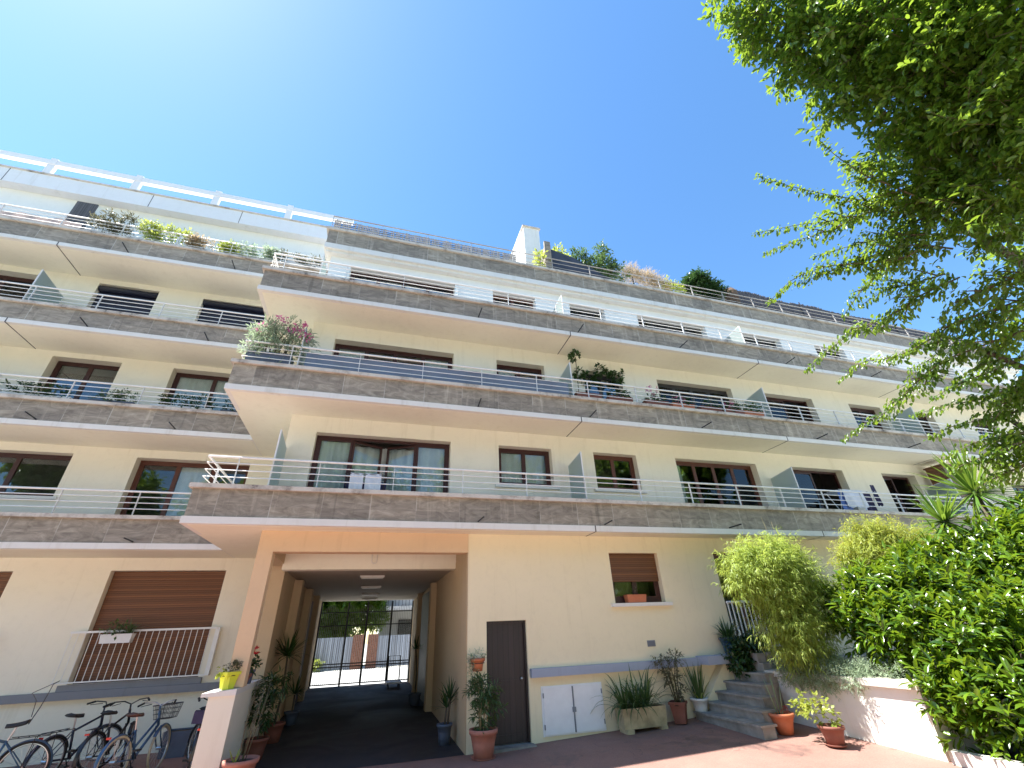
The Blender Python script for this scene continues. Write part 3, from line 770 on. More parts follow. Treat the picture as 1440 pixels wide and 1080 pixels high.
crown = [(4.63,1.7,10.61,0.45),(5.18,1.63,10.07,0.65),(4.93,1.92,10.16,0.35),(5.67,1.5,9.38,0.75),(5.54,1.87,9.4,0.36),(5.98,1.72,8.82,0.55),(6.06,2.11,8.5,0.25),(6.01,1.08,8.79,.9),(6.46,1.39,8.02,0.7),(6.27,0.85,8.02,.9),(6.19,0.51,7.86,.9),(6.75,1.18,7.44,0.75),(6.59,0.85,7.21,0.8),(6.99,1.71,7.31,0.6),(6.88,2.09,7.33,0.4),(7.14,1.55,6.82,0.65),(7.08,1.45,6.38,0.6),(7.22,2.1,6.85,0.4)]
crown_low = [(7.32,1.95,6.36,0.34),(7.5,1.75,5.8,0.34),(7.8,2.2,5.54,0.25),(8.2,2.3,4.82,0.25),(8.3,2.7,4.3,0.22),(8.2,2.9,3.75,0.26),(6.7,0.9,6.5,0.55),(7.7,1.6,5.1,0.35),(6.62,1.95,7.83,0.3)]
back = [(7.8,.4,9.2,.9),(8.2,-.2,7.6,.9),(9.4,1.0,9.6,1.2),(10.2,.2,6.4,.9),(7.4,-.6,7.8,1.0),(10.6,2.2,7.6,1.0),(7.0,1.2,10.8,.8)]
bush('crown', crown, 'leaf_tree', T, 42, 8, .27, .11, .05, .25, .35, .35, 'oval', 'twig', tw_r=.005)
bush('crown', crown_low, 'leaf_tree', T, 46, 7, .26, .10, .045, .2, .35, .3, 'oval', 'twig', tw_r=.005)
bush('crown', back, 'leaf_tree', T, 20, 7, .3, .13, .06, .25, .35, .4, 'flat')
shoots = [[(7.07, 2.62, 6.48), (6.95, 2.86, 6.48), (6.49, 3.37, 6.76), (6.18, 3.8, 6.8), (5.99, 4.26, 6.61)],
[(7.53, 2.85, 6.87), (7.4, 3.22, 6.79), (7.29, 3.69, 6.56), (7.23, 4.0, 6.33)],
[(7.8, 2.78, 6.34), (7.59, 3.13, 6.39), (7.44, 3.34, 6.44), (7.27, 3.7, 6.37)],
[(7.51, 2.57, 6.01), (7.33, 3.01, 5.99), (7.22, 3.33, 5.9), (6.99, 3.77, 5.87), (6.77, 4.26, 5.69), (6.63, 4.58, 5.52)],
[(8.05, 2.36, 5.55), (7.93, 2.66, 5.56), (7.78, 3.01, 5.58), (7.68, 3.32, 5.48), (7.49, 3.74, 5.42), (7.26, 4.09, 5.48), (7.11, 4.42, 5.31)],
[(8.1, 2.57, 5.18), (7.93, 3.0, 5.17), (7.78, 3.37, 5.14), (7.66, 3.71, 4.99), (7.52, 4.16, 4.71), (7.35, 4.48, 4.6), (7.17, 4.83, 4.42)],
[(8.49, 2.87, 4.35), (8.38, 3.14, 4.31), (8.23, 3.45, 4.29), (8.05, 3.79, 4.31), (7.9, 4.1, 4.22)],
[(8.55, 2.85, 4.61), (8.43, 3.15, 4.57), (8.27, 3.47, 4.6), (8.08, 3.81, 4.64), (7.89, 4.14, 4.62)],
[(8.07, 2.8, 3.96), (7.94, 3.12, 3.9), (7.84, 3.29, 3.9), (7.7, 3.56, 3.9), (7.55, 3.88, 3.78)],
[(8.0, 2.89, 3.85), (7.85, 3.25, 3.75), (7.69, 3.57, 3.7), (7.53, 3.86, 3.61)],
[(8.31, 2.54, 5.63), (8.28, 2.75, 5.48), (8.12, 3.11, 5.49), (7.97, 3.57, 5.34), (7.84, 3.83, 5.28)],
[(7.18, 2.25, 7.01), (6.78, 2.56, 7.36), (6.46, 2.75, 7.6), (5.97, 2.99, 7.97), (5.41, 3.18, 8.36)],
[(7.47, 2.17, 7.16), (7.1, 2.58, 7.44), (6.69, 3.15, 7.61), (6.37, 3.45, 7.76), (5.88, 3.93, 7.93)],
[(6.92, 2.11, 6.75), (6.42, 2.26, 7.3), (6.23, 2.31, 7.46), (5.89, 2.32, 7.77), (5.6, 2.28, 8.04)],
[(7.3, 2.32, 6.83), (6.81, 2.66, 7.29), (6.51, 3.16, 7.35), (6.16, 3.63, 7.43), (5.92, 3.94, 7.43)],
[(7.61, 2.45, 6.76), (7.31, 2.74, 7.0), (6.96, 3.21, 7.17), (6.61, 3.66, 7.26)],
[(7.34, 2.39, 6.34), (7.06, 2.65, 6.61), (6.82, 3.02, 6.7), (6.5, 3.53, 6.74), (6.27, 3.86, 6.75)],
[(8.56, 2.87, 5.04), (8.44, 3.18, 4.97), (8.27, 3.56, 4.92), (8.11, 3.89, 4.83)],
[(8.47, 2.46, 5.47), (8.39, 2.8, 5.33), (8.3, 3.21, 5.09), (8.17, 3.56, 4.97)],
[(8.01, 3.03, 3.57), (7.89, 3.28, 3.51), (7.76, 3.55, 3.43), (7.64, 3.78, 3.32)],
[(7.65, 1.98, 5.61), (7.5, 2.32, 5.65), (7.36, 2.67, 5.61), (7.28, 2.94, 5.49)],
[(6.66, 2.21, 7.84), (6.55, 2.41, 7.82), (6.38, 2.46, 7.92)],
[(7.09, 1.92, 8.0), (6.88, 1.97, 8.18), (6.96, 2.26, 7.95), (7.08, 2.42, 7.69)],
[(8.2, 2.67, 4.63), (8.12, 2.9, 4.53), (8.04, 3.2, 4.3), (7.98, 3.41, 4.12)],
[(7.11, 2.47, 6.65), (6.85, 2.7, 6.83), (6.62, 2.84, 6.99)],
]
sm = MB(); SP, SD, SU, SL, SW = [], [], [], [], []
def shoot(pl, first=True):
    pts = []
    V = [Vector(p) for p in pl]
    V = [V[0]-(V[1]-V[0])*.0]+V+[V[-1]]
    for i in range(1, len(V)-2):
        for k in range(24):
            t = k/24; a, b, c, d = V[i-1], V[i], V[i+1], V[i+2]
            pts.append(.5*((2*b)+(c-a)*t+(2*a-5*b+4*c-d)*t*t+(3*b-a-3*c+d)*t**3))
    sm.tube(pts[::4]+[pts[-1]], [.014*(1-.85*i/(len(pts)/4+1)) for i in range(len(pts[::4])+1)], 5)
    tot = 0; acc = 0
    for i in range(1, len(pts)):
        sg = pts[i]-pts[i-1]; acc += sg.length
        fr_ = i/len(pts)
        while acc > .0085:
            acc -= .0085
            t = sg.normalized(); sd = t.cross(Vector((0, 0, 1))).normalized()*random.choice((-1, 1))
            dn = (t*random.uniform(.1, .7)+sd*random.uniform(.2, 1)+Vector((0, 0, -random.uniform(.1, .9)))).normalized()
            spread = .02+(1-fr_)*.075
            p = pts[i]+Vector((random.gauss(0, 1), random.gauss(0, 1), random.gauss(0, 1)))*spread
            SP.append(p); SD.append(dn); SU.append(Vector((random.gauss(0, .35), random.gauss(0, .35), 1))+sd*.3)
            SL.append(random.uniform(.07, .135)*(1.05-.4*fr_)); SW.append(random.uniform(.034, .056)*(1.05-.35*fr_))
        if first and i % 9 == 6 and fr_ < .62:
            t = sg.normalized(); sd = t.cross(Vector((0, 0, 1))).normalized()*random.choice((-1, 1))
            q = pts[i]; l = random.uniform(.25, .5)*(1.1-fr_)
            d2 = (t*.7+sd*.6+Vector((0, 0, random.uniform(-.3, .5)))).normalized()
            shoot([q, q+d2*l*.6, q+d2*l*1.1+Vector((0, 0, -.1*l))], False)
for pl in shoots: shoot(pl)
sm.build('shoot_stems', 'twig', T, True)
leaf_mesh('shoot_leaves', np.array(SP), np.array(SD), np.array(SU), np.array(SL), np.array(SW), 'leaf_tree', T, 'oval')

# ------------------------------------------------------------------ shrubs on the right
LH = thing('laurel_bush', 'large glossy cherry laurel bush spilling over the end of the white planter', 'bush')
lau = [(9.4,7.0,2.2,.68),(9.9,6.3,2.2,.72),(10.8,5.7,2.2,.85),(8.85,6.9,1.7,.52),(9.0,6.3,1.55,.66),(9.25,5.5,1.5,.76),(8.75,5.35,.75,.70),(8.55,5.75,.72,.48),(10.2,5.2,1.5,.9),(11.2,5.4,2.5,.75),(9.6,4.7,.9,.85),(8.9,4.6,.45,.6),(10.4,6.6,2.5,.5),(9.1,7.4,1.95,.40),(10.6,4.4,1.7,.9),(10.9,6.1,2.75,.5),(11.6,5.7,2.95,.6),(12.2,5.4,3.2,.6),(10.3,6.6,2.7,.4)]
bush('foliage', lau, 'leaf_laurel', LH, 29, 9, .24, .185, .062, .55, .12, .35, 'oval', 'twig', flat=.8)
sb = MB()
for x, y in ((9.3, 6.6), (9.8, 6.1), (9.2, 5.2), (10.2, 5.3), (9.0, 4.9), (10.8, 5.6)):
    for k in range(4): sb.tube([(x, y, .1), (x+random.uniform(-.2, .2), y+random.uniform(-.2, .2), .7), (x+random.uniform(-.25, .4), y+random.uniform(-.2, .3), 1.4)], [.03, .022, .01], 5)
sb.build('stems', 'bark', LH)

def bamboo(label, blobs, lmat, base, seed):
    global rng
    t = thing('bamboo_clump', label, 'bamboo', 'feathery bamboo clumps above the planter')
    bush('foliage', blobs, lmat, t, 128, 14, .36, .12, .017, .15, .6, .25, 'blade', 'twig', tw_r=.002, tw_step=3)
    cm = MB()
    for k in range(22):
        x, y = base[0]+random.uniform(-.35, .35), base[1]+random.uniform(-.25, .25)
        b = random.choice(blobs); hh = b[2]+random.uniform(-.1, .4)
        cm.tube([(x, y, .9), (x+(b[0]-x)*.4, y+(b[1]-y)*.4, .9+(hh-.9)*.6), (b[0]+random.uniform(-.3, .3), b[1]+random.uniform(-.2, .2), hh)], [.009, .007, .003], 5)
    cm.build('canes', 'cane', t, True)
    return t
bb = bamboo('feathery light green bamboo clump beside the steps', [(7.98,7.93,2.67,0.75,0.50,0.55),(7.43,7.93,2.77,0.50,0.42,0.42),(8.53,7.93,2.67,0.63,0.50,0.55),(8.03,7.88,2.00,0.63,0.46,0.60),(8.16,7.85,1.53,0.63,0.40,0.46),(8.85,7.85,2.17,0.50,0.46,0.50),(7.85,7.93,3.04,0.50,0.40,0.30),(8.30,7.93,3.09,0.50,0.40,0.30)], 'leaf_bamboo', (8.75, 8.35), 3)
stl = MB()
for p, q in (((8.5, 8.2, 2.95), (8.4, 8.1, 3.95)), ((8.66, 8.25, 2.95), (8.7, 8.15, 3.88))):
    stl.tube([p, ((p[0]+q[0])/2+.04, q[1], (p[2]+q[2])/2), q], [.008, .006, .003], 5)
stl.build('bare_shoots', 'cane', bb)
bamboo('golden yellow green bamboo clump rising behind the laurel', [(10.85,7.6,3.1,.75,.55,.55),(11.6,7.5,3.2,.7,.5,.5),(10.35,7.6,2.9,.5,.45,.45),(11.2,7.55,2.5,.8,.5,.6),(12.3,7.5,3.05,.6,.5,.45),(10.9,7.6,3.45,.55,.4,.3)], 'leaf_bamboo2', (11, 7.7), 4)

def yucca(label, c, stem, n, ln, group='spiky yuccas above the laurel'):
    t = thing('yucca', label, 'yucca', group)
    MB().tube([(c[0]+.1, c[1]+.05, .9), (c[0]+.04, c[1], c[2]*.6), c], [.07, .06, .055], 8).build('stem', 'bark', t, True)
    blades('leaves', c, n, ln, .055, 'leaf_yucca', t, (.1, 2.3), .6, 6, .06)
yucca('smaller yucca with spiky green blades beside the golden bamboo', (11.25, 6.3, 3.55), 1, 95, .78)
yucca('tallest yucca with a wide star of long blades under the tree', (12.1, 6.0, 4.1), 1, 130, 1.15)
GP = thing('silver_shrub', 'low silvery grey feathery plant trailing over the planter cap', 'shrub')
bush('foliage', [(8.45,8.25,1.15,.36,.48,.26),(8.36,7.75,1.12,.36,.42,.25),(8.28,7.35,1.04,.32,.32,.2),(8.2,7.9,.95,.28,.5,.2),(8.5,8.6,1.2,.34,.28,.3),(8.2,7.05,.95,.22,.22,.14),(8.12,7.6,.84,.14,.3,.14),(8.35,6.95,1.06,.24,.3,.16),(8.15,8.3,.95,.2,.3,.2)], 'leaf_grey', GP, 250, 9, .15, .065, .011, .25, .2, .2, 'blade', 'twig', tw_r=.0015)
GP2 = thing('silver_shrub', 'tiny grey tuft of foliage near the right end of the planter cap', 'shrub')
bush('foliage', [(8.45,6.45,1.08,.16,.2,.1)], 'leaf_grey', GP2, 260, 7, .12, .06, .01, .3, .1, .2, 'blade', 'twig', tw_r=.0015)
IV = thing('dark_shrub', 'dark green leafy shrub tumbling over the top of the steps', 'shrub')
bush('foliage', [(8.15,9.45,1.35,.42,.3,.3),(7.95,9.45,1.15,.3,.25,.3),(8.5,9.45,1.4,.35,.3,.3)], 'leaf_dark', IV, 110, 7, .12, .085, .05, .2, .4, .3, 'flat', 'twig')
rk = MB()
for x, y in ((8.25, 9.2), (8.5, 9.2)): rk.box(x-.1, x+.11, y-.1, y+.12, 1.12, 1.3)
tag(rk.build('stone_block', 'step'), 'two rough stone blocks on the landing under the dark shrub', 'stone')

# ------------------------------------------------------------------ potted plants in the court
def pp(label, x, y, z=None, name='potted_plant', cat='potted plant', group=None):
    return thing(name, label, cat, group)

t = pp('large pink terracotta pot with tall leggy plant beside the brown door', 0, 0); c = (2.22, 9.58, 0.0)
pot(t, c, .235, .165, .42, 'terracotta', True, .045)
cm = MB()
for k in range(7):
    a = k*.9; cm.tube([(c[0]+.07*math.cos(a), c[1]+.07*math.sin(a), .36), (c[0]+.08*math.cos(a+.5), c[1]+.06*math.sin(a), .75), (c[0]+.14*math.cos(a+1)+.03, c[1]+.1*math.sin(a+1), 1.08)], [.013, .011, .006], 6)
cm.build('stems', 'cane', t, True)
bush('foliage', [(2.24,9.58,1.02,.27,.18,.15),(2.3,9.58,.85,.22,.16,.2),(2.14,9.58,.95,.22,.15,.15),(2.38,9.55,.72,.15,.12,.15),(2.18,9.55,.62,.14,.12,.2),(2.25,9.58,.45,.13,.12,.1)], 'leaf_pot', t, 75, 6, .12, .13, .028, .2, .35, .3, 'flat', 'twig')
t = pp('orange terracotta pot of grey succulents hanging on the wall by the door', 0, 0, cat='hanging pot', name='hanging_pot')
pot(t, (2.17, 9.84, 1.27), .125, .09, .21, 'terra_o')
MB().tube([(2.17, 9.98, 1.26), (2.17, 9.82, 1.255)], .012, 6).tube([(2.17+.13*math.cos(a*.3927), 9.84+.13*math.sin(a*.3927), 1.40) for a in range(16)], .006, 5, True).build('bracket', 'black_metal', t)
bush('foliage', [(2.17,9.82,1.5,.15,.12,.08),(2.04,9.8,1.36,.07,.07,.17),(2.07,9.78,1.22,.06,.05,.12)], 'leaf_grey', t, 190, 6, .1, .05, .016, .2, .5, .2, 'flat', 'twig')
t = pp('blue grey plastic pot with small yucca inside the right passage wall', 0, 0); c = (1.73, 10.9, .02)
pot(t, c, .14, .105, .34, 'bluegrey')
MB().tube([(c[0], c[1], .33), (c[0]+.03, c[1], .62)], .022, 8).tube([(c[0]+.06, c[1], .33), (c[0]+.1, c[1]+.02, .75)], .02, 8).build('stem', 'bark', t, True)
blades('leaves', (c[0]+.03, c[1], .62), 26, .42, .035, 'leaf_dark', t, (.1, 1.5), .7); blades('leaves', (c[0]+.1, c[1]+.02, .76), 24, .40, .035, 'leaf_dark', t, (.1, 1.6), .7)
t = pp('mossy concrete trough of arching green agapanthus against the wall', 0, 0, name='planted_trough', cat='planter')
boxpot(t, 5.0, 5.98, 9.54, 9.88, .17, .50, 'trough')
MB().box(5.05, 5.2, 9.53, 9.85, .1, .172).build('foot', 'trough', t); MB().box(5.8, 5.95, 9.53, 9.85, .1, .172).build('foot', 'trough', t)
for x in (5.15, 5.4, 5.62): blades('leaves', (x, 9.68, .49), 50, .80, .036, 'leaf_pot', t, (.15, 1.5), 2.6, 9, .1)
t = pp('brown red square clay pot with thin dull leafed shrub', 0, 0); c = (6.38, 9.70, .16)
pot(t, c, .175, .125, .36, 'terra_d', square=True)
cm = MB()
for k in range(8):
    a = k*.8; cm.tube([(c[0]+.04*math.cos(a), c[1]+.04*math.sin(a), .48), (c[0]+.12*math.cos(a)-.03, c[1]+.08*math.sin(a), .9), (c[0]+.2*math.cos(a+.4)-.06, c[1]+.12*math.sin(a), 1.28)], [.01, .008, .004], 5)
cm.build('stems', 'twig', t, True)
bush('foliage', [(6.2,9.7,1.2,.2,.14,.15),(6.48,9.7,1.25,.18,.14,.15),(6.35,9.68,.95,.24,.16,.2),(6.4,9.66,.68,.2,.14,.15)], 'leaf_olive', t, 70, 6, .12, .075, .03, .2, .4, .3, 'flat', 'twig')
t = pp('white plastic pot with stiff upright iris blades left of the steps', 0, 0); c = (6.98, 9.80, .2)
pot(t, c, .165, .105, .33, 'whitepot')
blades('leaves', (c[0], c[1], .5), 34, .72, .034, 'leaf_pot', t, (.02, .45), .35, 6, .1)
blades('leaves', (c[0]+.02, c[1]-.02, .5), 8, .5, .03, 'leaf_yellow', t, (.6, 1.3), 1.6, 7, .08)
t = pp('blue glazed pot of arching agapanthus on the pale ledge above the steps', 0, 0); c = (8.1, 9.78, 1.27)
pot(t, c, .21, .15, .33, 'blueglaze')
blades('leaves', (c[0], c[1], 1.57), 60, .52, .035, 'leaf_dark', t, (.1, 1.4), 1.3, 7, .08)
t = pp('orange terracotta pot in the sun with few upright stalks', 0, 0); c = (7.45, 8.12, .125)
pot(t, c, .20, .125, .31, 'terra_o', rim=.035)
cm = MB()
for k, (dx, dy, hh) in enumerate(((-.16, .02, .55), (-.02, 0, .62), (.03, .03, .6), (.14, 0, .42))): cm.tube([(c[0]+dx*.3, c[1]+dy, .4), (c[0]+dx*.7, c[1]+dy, .4+hh*.6), (c[0]+dx, c[1]+dy, .4+hh)], [.011, .009, .004], 5)
cm.build('stems', 'leaf_grey', t, True)
bush('flower', [(c[0]+.09, c[1]-.03, .47, .04, .04, .05)], 'flower_red', t, 500, 3, .03, .03, .02)
t = pp('brown clay pot in the sun with yellow green leafy plant', 0, 0); c = (7.52, 7.18, .10)
pot(t, c, .175, .12, .27, 'terra_d', True)
bush('foliage', [(7.45,7.25,.62,.2,.2,.09),(7.4,7.45,.55,.12,.22,.12),(7.52,7.18,.48,.16,.14,.1),(7.42,7.62,.68,.1,.14,.12)], 'leaf_yellow', t, 60, 5, .12, .085, .05, .3, .2, .3, 'flat', 'twig')
t = pp('faded pink wide pot with bare twigs at the foot of the low wall', 0, 0); c = (-1.62, 9.55, 0)
pot(t, c, .235, .16, .36, 'terracotta', rim=.04)
cm = MB()
for k in range(7):
    a = k*1.3; cm.tube([(c[0]+.05*math.cos(a), c[1]+.05*math.sin(a), .3), (c[0]+.1*math.cos(a)+.02, c[1]+.12, .8), (c[0]+.12*math.cos(a)+.06, c[1]+.25+.1*math.sin(a), 1.2+.1*(k % 3))], [.008, .006, .003], 5)
cm.build('stems', 'twig', t, True)
blades('leaves', (c[0]-.08, c[1]-.05, .33), 6, .2, .03, 'leaf_yellow', t, (.1, .9), .8)
t = pp('dark red pot with shaggy green plant behind the bare twigs', 0, 0); c = (-1.72, 11.3, .03)
pot(t, c, .19, .14, .33, 'terra_d')
bush('foliage', [(-1.7,11.25,.7,.2,.2,.22),(-1.68,11.2,1.1,.18,.18,.25),(-1.5,11.1,1.2,.2,.2,.12)], 'leaf_dark', t, 70, 6, .14, .15, .035, .2, .5, .3, 'flat', 'twig')
MB().tube([(c[0], c[1], .3), (c[0]+.05, c[1]-.05, 1.1)], .012, 6).build('stem', 'twig', t)
t = pp('tall palm like dracaena with drooping crown against the left passage wall', 0, 0); c = (-1.66, 12.75, .06)
pot(t, c, .2, .15, .33, 'terra_d')
MB().tube([(c[0], c[1], .35), (c[0]+.04, c[1], 1.0), (c[0]+.02, c[1]-.05, 1.62)], [.025, .022, .02], 8).build('stem', 'bark', t, True)
blades('leaves', (c[0]+.02, c[1]-.05, 1.62), 60, .58, .05, 'leaf_dark', t, (.1, 2.0), 1.4, 7, .05)
t = pp('small dracaena in shadow deeper along the left passage wall', 0, 0); c = (-1.55, 14.6, .1)
pot(t, c, .16, .12, .28, 'bluegrey'); MB().tube([(c[0], c[1], .3), (c[0], c[1], .72)], .02, 6).build('stem', 'bark', t)
blades('leaves', (c[0], c[1], .74), 36, .42, .04, 'leaf_dark', t, (.1, 1.9), 1.2)
t = pp('tall dark dracaena silhouetted by the right passage wall', 0, 0); c = (1.62, 16.0, .13)
pot(t, c, .17, .12, .3, 'bluegrey'); MB().tube([(c[0], c[1], .35), (c[0]+.02, c[1], .9), (c[0]-.05, c[1], 1.55)], .022, 6).build('stem', 'bark', t)
blades('leaves', (c[0]-.05, c[1], 1.55), 34, .40, .035, 'leaf_dark', t, (.1, 1.6), .8)
t = pp('bright yellow square pot with succulent on the low wall end', 0, 0); c = (-2.14, 9.92, 1.245)
pot(t, c, .125, .085, .25, 'yellow', square=True)
MB().box(c[0]-.035, c[0]+.045, c[1]-.125, c[1]-.112, 1.25, 1.42).build('tag', 'yellow', t)
bush('foliage', [(c[0]+.03, c[1], 1.55, .14, .1, .06)], 'leaf_olive', t, 260, 6, .07, .05, .02, .6, .05, .3, 'flat')
bush('flower', [(c[0]-.14, c[1]-.05, 1.51, .05, .05, .06)], 'leaf_yellow', t, 260, 5, .05, .05, .04)
t = pp('red flowering plant in slim dark pot in the passage opening', 0, 0); c = (-1.98, 10.75, 1.255)
pot(t, c, .065, .045, .22, 'bluegrey')
bush('foliage', [(c[0], c[1], 1.56, .1, .12, .13)], 'leaf_dark', t, 160, 5, .08, .085, .045, .5, .1, .2, 'flat', 'twig')
for fb in ((c[0]+.0, c[1]-.02, 1.78, .055, .07, .055), (c[0], c[1]-.14, 1.74, .03, .03, .03)): bush('flower', [fb], 'flower_red', t, 420, 4, .03, .045, .035)
t = pp('small clay pot on the sill of the passage opening', 0, 0); c = (-2.0, 10.45, 1.255)
pot(t, c, .09, .06, .17, 'terra_d'); bush('foliage', [(c[0], c[1], 1.46, .06, .07, .06)], 'leaf_dark', t, 200, 4, .05, .05, .02)
t = pp('white plastic trough with green plant hooked on the white window bars', 0, 0, name='window_box', cat='window box')
boxpot(t, -5.62, -5.02, 13.24, 13.44, 2.02, 2.20, 'whitepot')
MB().tube([(-5.5, 13.43, 2.2), (-5.5, 13.52, 2.3), (-5.5, 13.56, 2.27)], .008, 5).tube([(-5.14, 13.43, 2.2), (-5.14, 13.52, 2.3), (-5.14, 13.56, 2.27)], .008, 5).build('hook', 'white_metal', t)
blades('leaves', (-5.12, 13.34, 2.2), 26, .34, .025, 'leaf_pot', t, (.1, 1.5), .6)
bush('foliage', [(-5.45, 13.33, 2.3, .15, .09, .12), (-5.25, 13.33, 2.26, .14, .08, .08)], 'leaf_pot', t, 120, 5, .1, .08, .04, .4, .1, .3, 'flat', 'twig')
t = pp('orange terracotta trough on the sill of the half shuttered window', 0, 0, name='window_box', cat='window box')
boxpot(t, 5.72, 6.22, RG-.06, RG+.13, 2.385, 2.55, 'terra_o')
bush('foliage', [(5.97, RG+.05, 2.62, .2, .06, .07)], 'leaf_olive', t, 120, 3, .1, .07, .01, .9, 0, .2, 'blade')

# ------------------------------------------------------------------ bicycles
def bicycle(label, rear, front, paint, tyre='rubber', basket=False, rack=True, lens=True, fender=True, lean=0, seat='rubber', diamond=True, steer=.25, rack_box=False, parts=True):
    d = Vector((front[0]-rear[0], front[1]-rear[1], 0)); wb = 1.04
    t = thing('bicycle', label, 'bicycle', 'bicycles parked by the low wall', (rear[0], rear[1], rear[2]), math.atan2(d.y, d.x))
    t.rotation_euler = (lean, 0, math.atan2(d.y, d.x))
    r = .335
    def wheel(cx, cz, st=0):
        ca, sa = math.cos(st), math.sin(st)
        def pt(a, rr, off=0): return (cx+rr*math.cos(a)*ca-off*sa, rr*math.cos(a)*sa+off*ca, cz+rr*math.sin(a))
        w = MB()
        w.tube([pt(2*PI*i/40, r-.028) for i in range(40)], .012, 6, True)
        for i in range(22): w.tube([pt(2*PI*i/22, .03, .025*(-1)**i), pt(2*PI*i/22+.12*(-1)**(i//2), r-.03)], .0018, 3)
        w.tube([pt(0, 0, -.045), pt(0, 0, .045)], .026, 8)
        wo = w.build('wheel', 'chrome', t)
        MB().tube([pt(2*PI*i/40, r-.002) for i in range(40)], .021, 8, True).build('tyre', tyre, wo, True)
        if fender:
            f = MB(); vs = []
            a0, a1 = (.35, 3.3) if cx < .5 else (-.1, 2.55)
            for i in range(19):
                a = a0+(a1-a0)*i/18
                for off, rr in ((-.03, r+.018), (0, r+.036), (.03, r+.018)): vs.append(pt(a, rr, off))
            f.add(vs, [(k*3+j, k*3+j+1, k*3+j+4, k*3+j+3) for k in range(18) for j in range(2)])
            fo = f.build('mudguard', paint, t, True)
    wheel(0, r); wheel(wb, r, steer)
    bbx, bbz = .44, .29; st = Vector((.27, 0, .86)); hd = Vector((.80, 0, .92)); hb = Vector((.86, 0, .70))
    f = MB()
    f.tube([(bbx, 0, bbz), (.31, 0, .72)], .019, 8); f.tube([hd, hb], .022, 8)
    f.tube([(bbx, 0, bbz), hb], .023, 8)
    if diamond: f.tube([(.32, 0, .70), (.815, 0, .86)], .019, 8)
    else: f.tube([(.39, 0, .45), (.6, 0, .62), (.83, 0, .80)], .02, 8)
    for s in (-1, 1):
        f.tube([(0, s*.06, r), (bbx, s*.035, bbz)], .010, 6); f.tube([(0, s*.06, r), (.32, s*.02, .70)], .009, 6)
    f.build('frame', paint, t, True)
    fk = MB()
    for s in (-1, 1): fk.tube([(.87, s*.045, .69), (.93, s*.05, .52), (wb, s*.05, r)], .012, 6)
    fk.tube([hb, hd, (.785, 0, 1.0)], .015, 8); fk.build('fork', paint, t, True)
    h = MB(); sc, ss = math.cos(steer), math.sin(steer)
    def hp(x, y, z): return (.79+x*sc-y*ss, x*ss+y*sc, z)
    h.tube([hp(-.16, -.29, 1.04), hp(-.04, -.25, 1.07), hp(.05, -.12, 1.06), hp(.03, 0, 1.0), hp(.05, .12, 1.06), hp(-.04, .25, 1.07), hp(-.16, .29, 1.04)], .011, 7)
    ho = h.build('handlebar', 'chrome' if basket else 'black_metal', t, True)
    g = MB()
    for s in (-1, 1): g.tube([hp(-.18, s*.295, 1.035), hp(-.06, s*.26, 1.068)], .017, 7); g.tube([hp(-.13, s*.27, 1.02), hp(.03, s*.17, 1.035)], .006, 5)
    g.build('grip', 'rubber', ho, True)
    s_ = MB(); n = 10; vs = []
    for i in range(n+1):
        u = i/n; w = .10*(1-u)**.6+.018; zz = .93+.03*(1-u)**3-.01*u
        for a in range(8): vs.append((.13+.27*u, w*math.cos(2*PI*a/8), zz+.028*math.sin(2*PI*a/8)-abs(math.cos(2*PI*a/8))*.012))
    s_.add(vs, [(i*8+j, i*8+(j+1) % 8, (i+1)*8+(j+1) % 8, (i+1)*8+j) for i in range(n) for j in range(8)]+[tuple(range(7, -1, -1)), tuple(n*8+j for j in range(8))])
    so = s_.build('saddle', seat, t, True)
    MB().tube([(.31, 0, .70), (.255, 0, .92)], .013, 7).build('seat_post', 'chrome', so)
    cr = MB().tube([(bbx, .05+.0, bbz), (bbx+.1, .06, bbz-.13)], .009, 5).tube([(bbx, -.05, bbz), (bbx-.1, -.06, bbz+.13)], .009, 5)
    cr.tube([(bbx+.09*math.cos(k*.393), .045, bbz+.09*math.sin(k*.393)) for k in range(16)], .006, 5, True)
    cr.box(bbx+.05, bbx+.15, .06, .15, bbz-.145, bbz-.12).box(bbx-.15, bbx-.05, -.15, -.06, bbz+.12, bbz+.145)
    cr.tube([(0, .045, r+.03), (bbx, .045, bbz+.09)], .005, 4).tube([(0, .045, r-.03), (bbx, .045, bbz-.09)], .005, 4)
    cr.build('chainset', 'black_metal', t)
    if rack:
        k = MB()
        for s in (-.055, .055): k.tube([(-.22, s, .745), (.28, s, .745)], .007, 5); k.tube([(0, s, r), (-.05, s, .745)], .006, 5)
        for x in (-.2, -.08, .05, .18): k.tube([(x, -.055, .745), (x, .055, .745)], .006, 5)
        k.build('rack', 'black_metal', t)
    if lens:
        MB().box(-.255, -.23, -.032, .032, .67, .70).build('rear_light', 'redlens', t)
    if basket:
        b = MB(); x0, x1 = .86, 1.16
        for zz, e in ((1.0, 0), (.93, .012), (.86, .024), (.78, .04)):
            b.tube([(x0+e, -.19+e, zz), (x1-e, -.17+e, zz), (x1-e, .17-e, zz), (x0+e, .19-e, zz)], .005 if zz < 1 else .01, 5, True)
        for i in range(12):
            yy = -.18+.36*i/11; b.tube([(x0, yy, 1), (x0+.04, yy*.8, .78)], .003, 4).tube([(x1, yy*.95, 1), (x1-.04, yy*.75, .78)], .003, 4).tube([(x0+.04, yy*.78, .78), (x1-.04, yy*.75, .78)], .003, 4)
        for i in range(9):
            xx = x0+(x1-x0)*i/8
            for s in (-1, 1): b.tube([(xx, s*.18, 1), (x0+.04+(x1-x0-.08)*i/8, s*.14, .78)], .003, 4)
        b.build('basket', 'grey_metal', t)
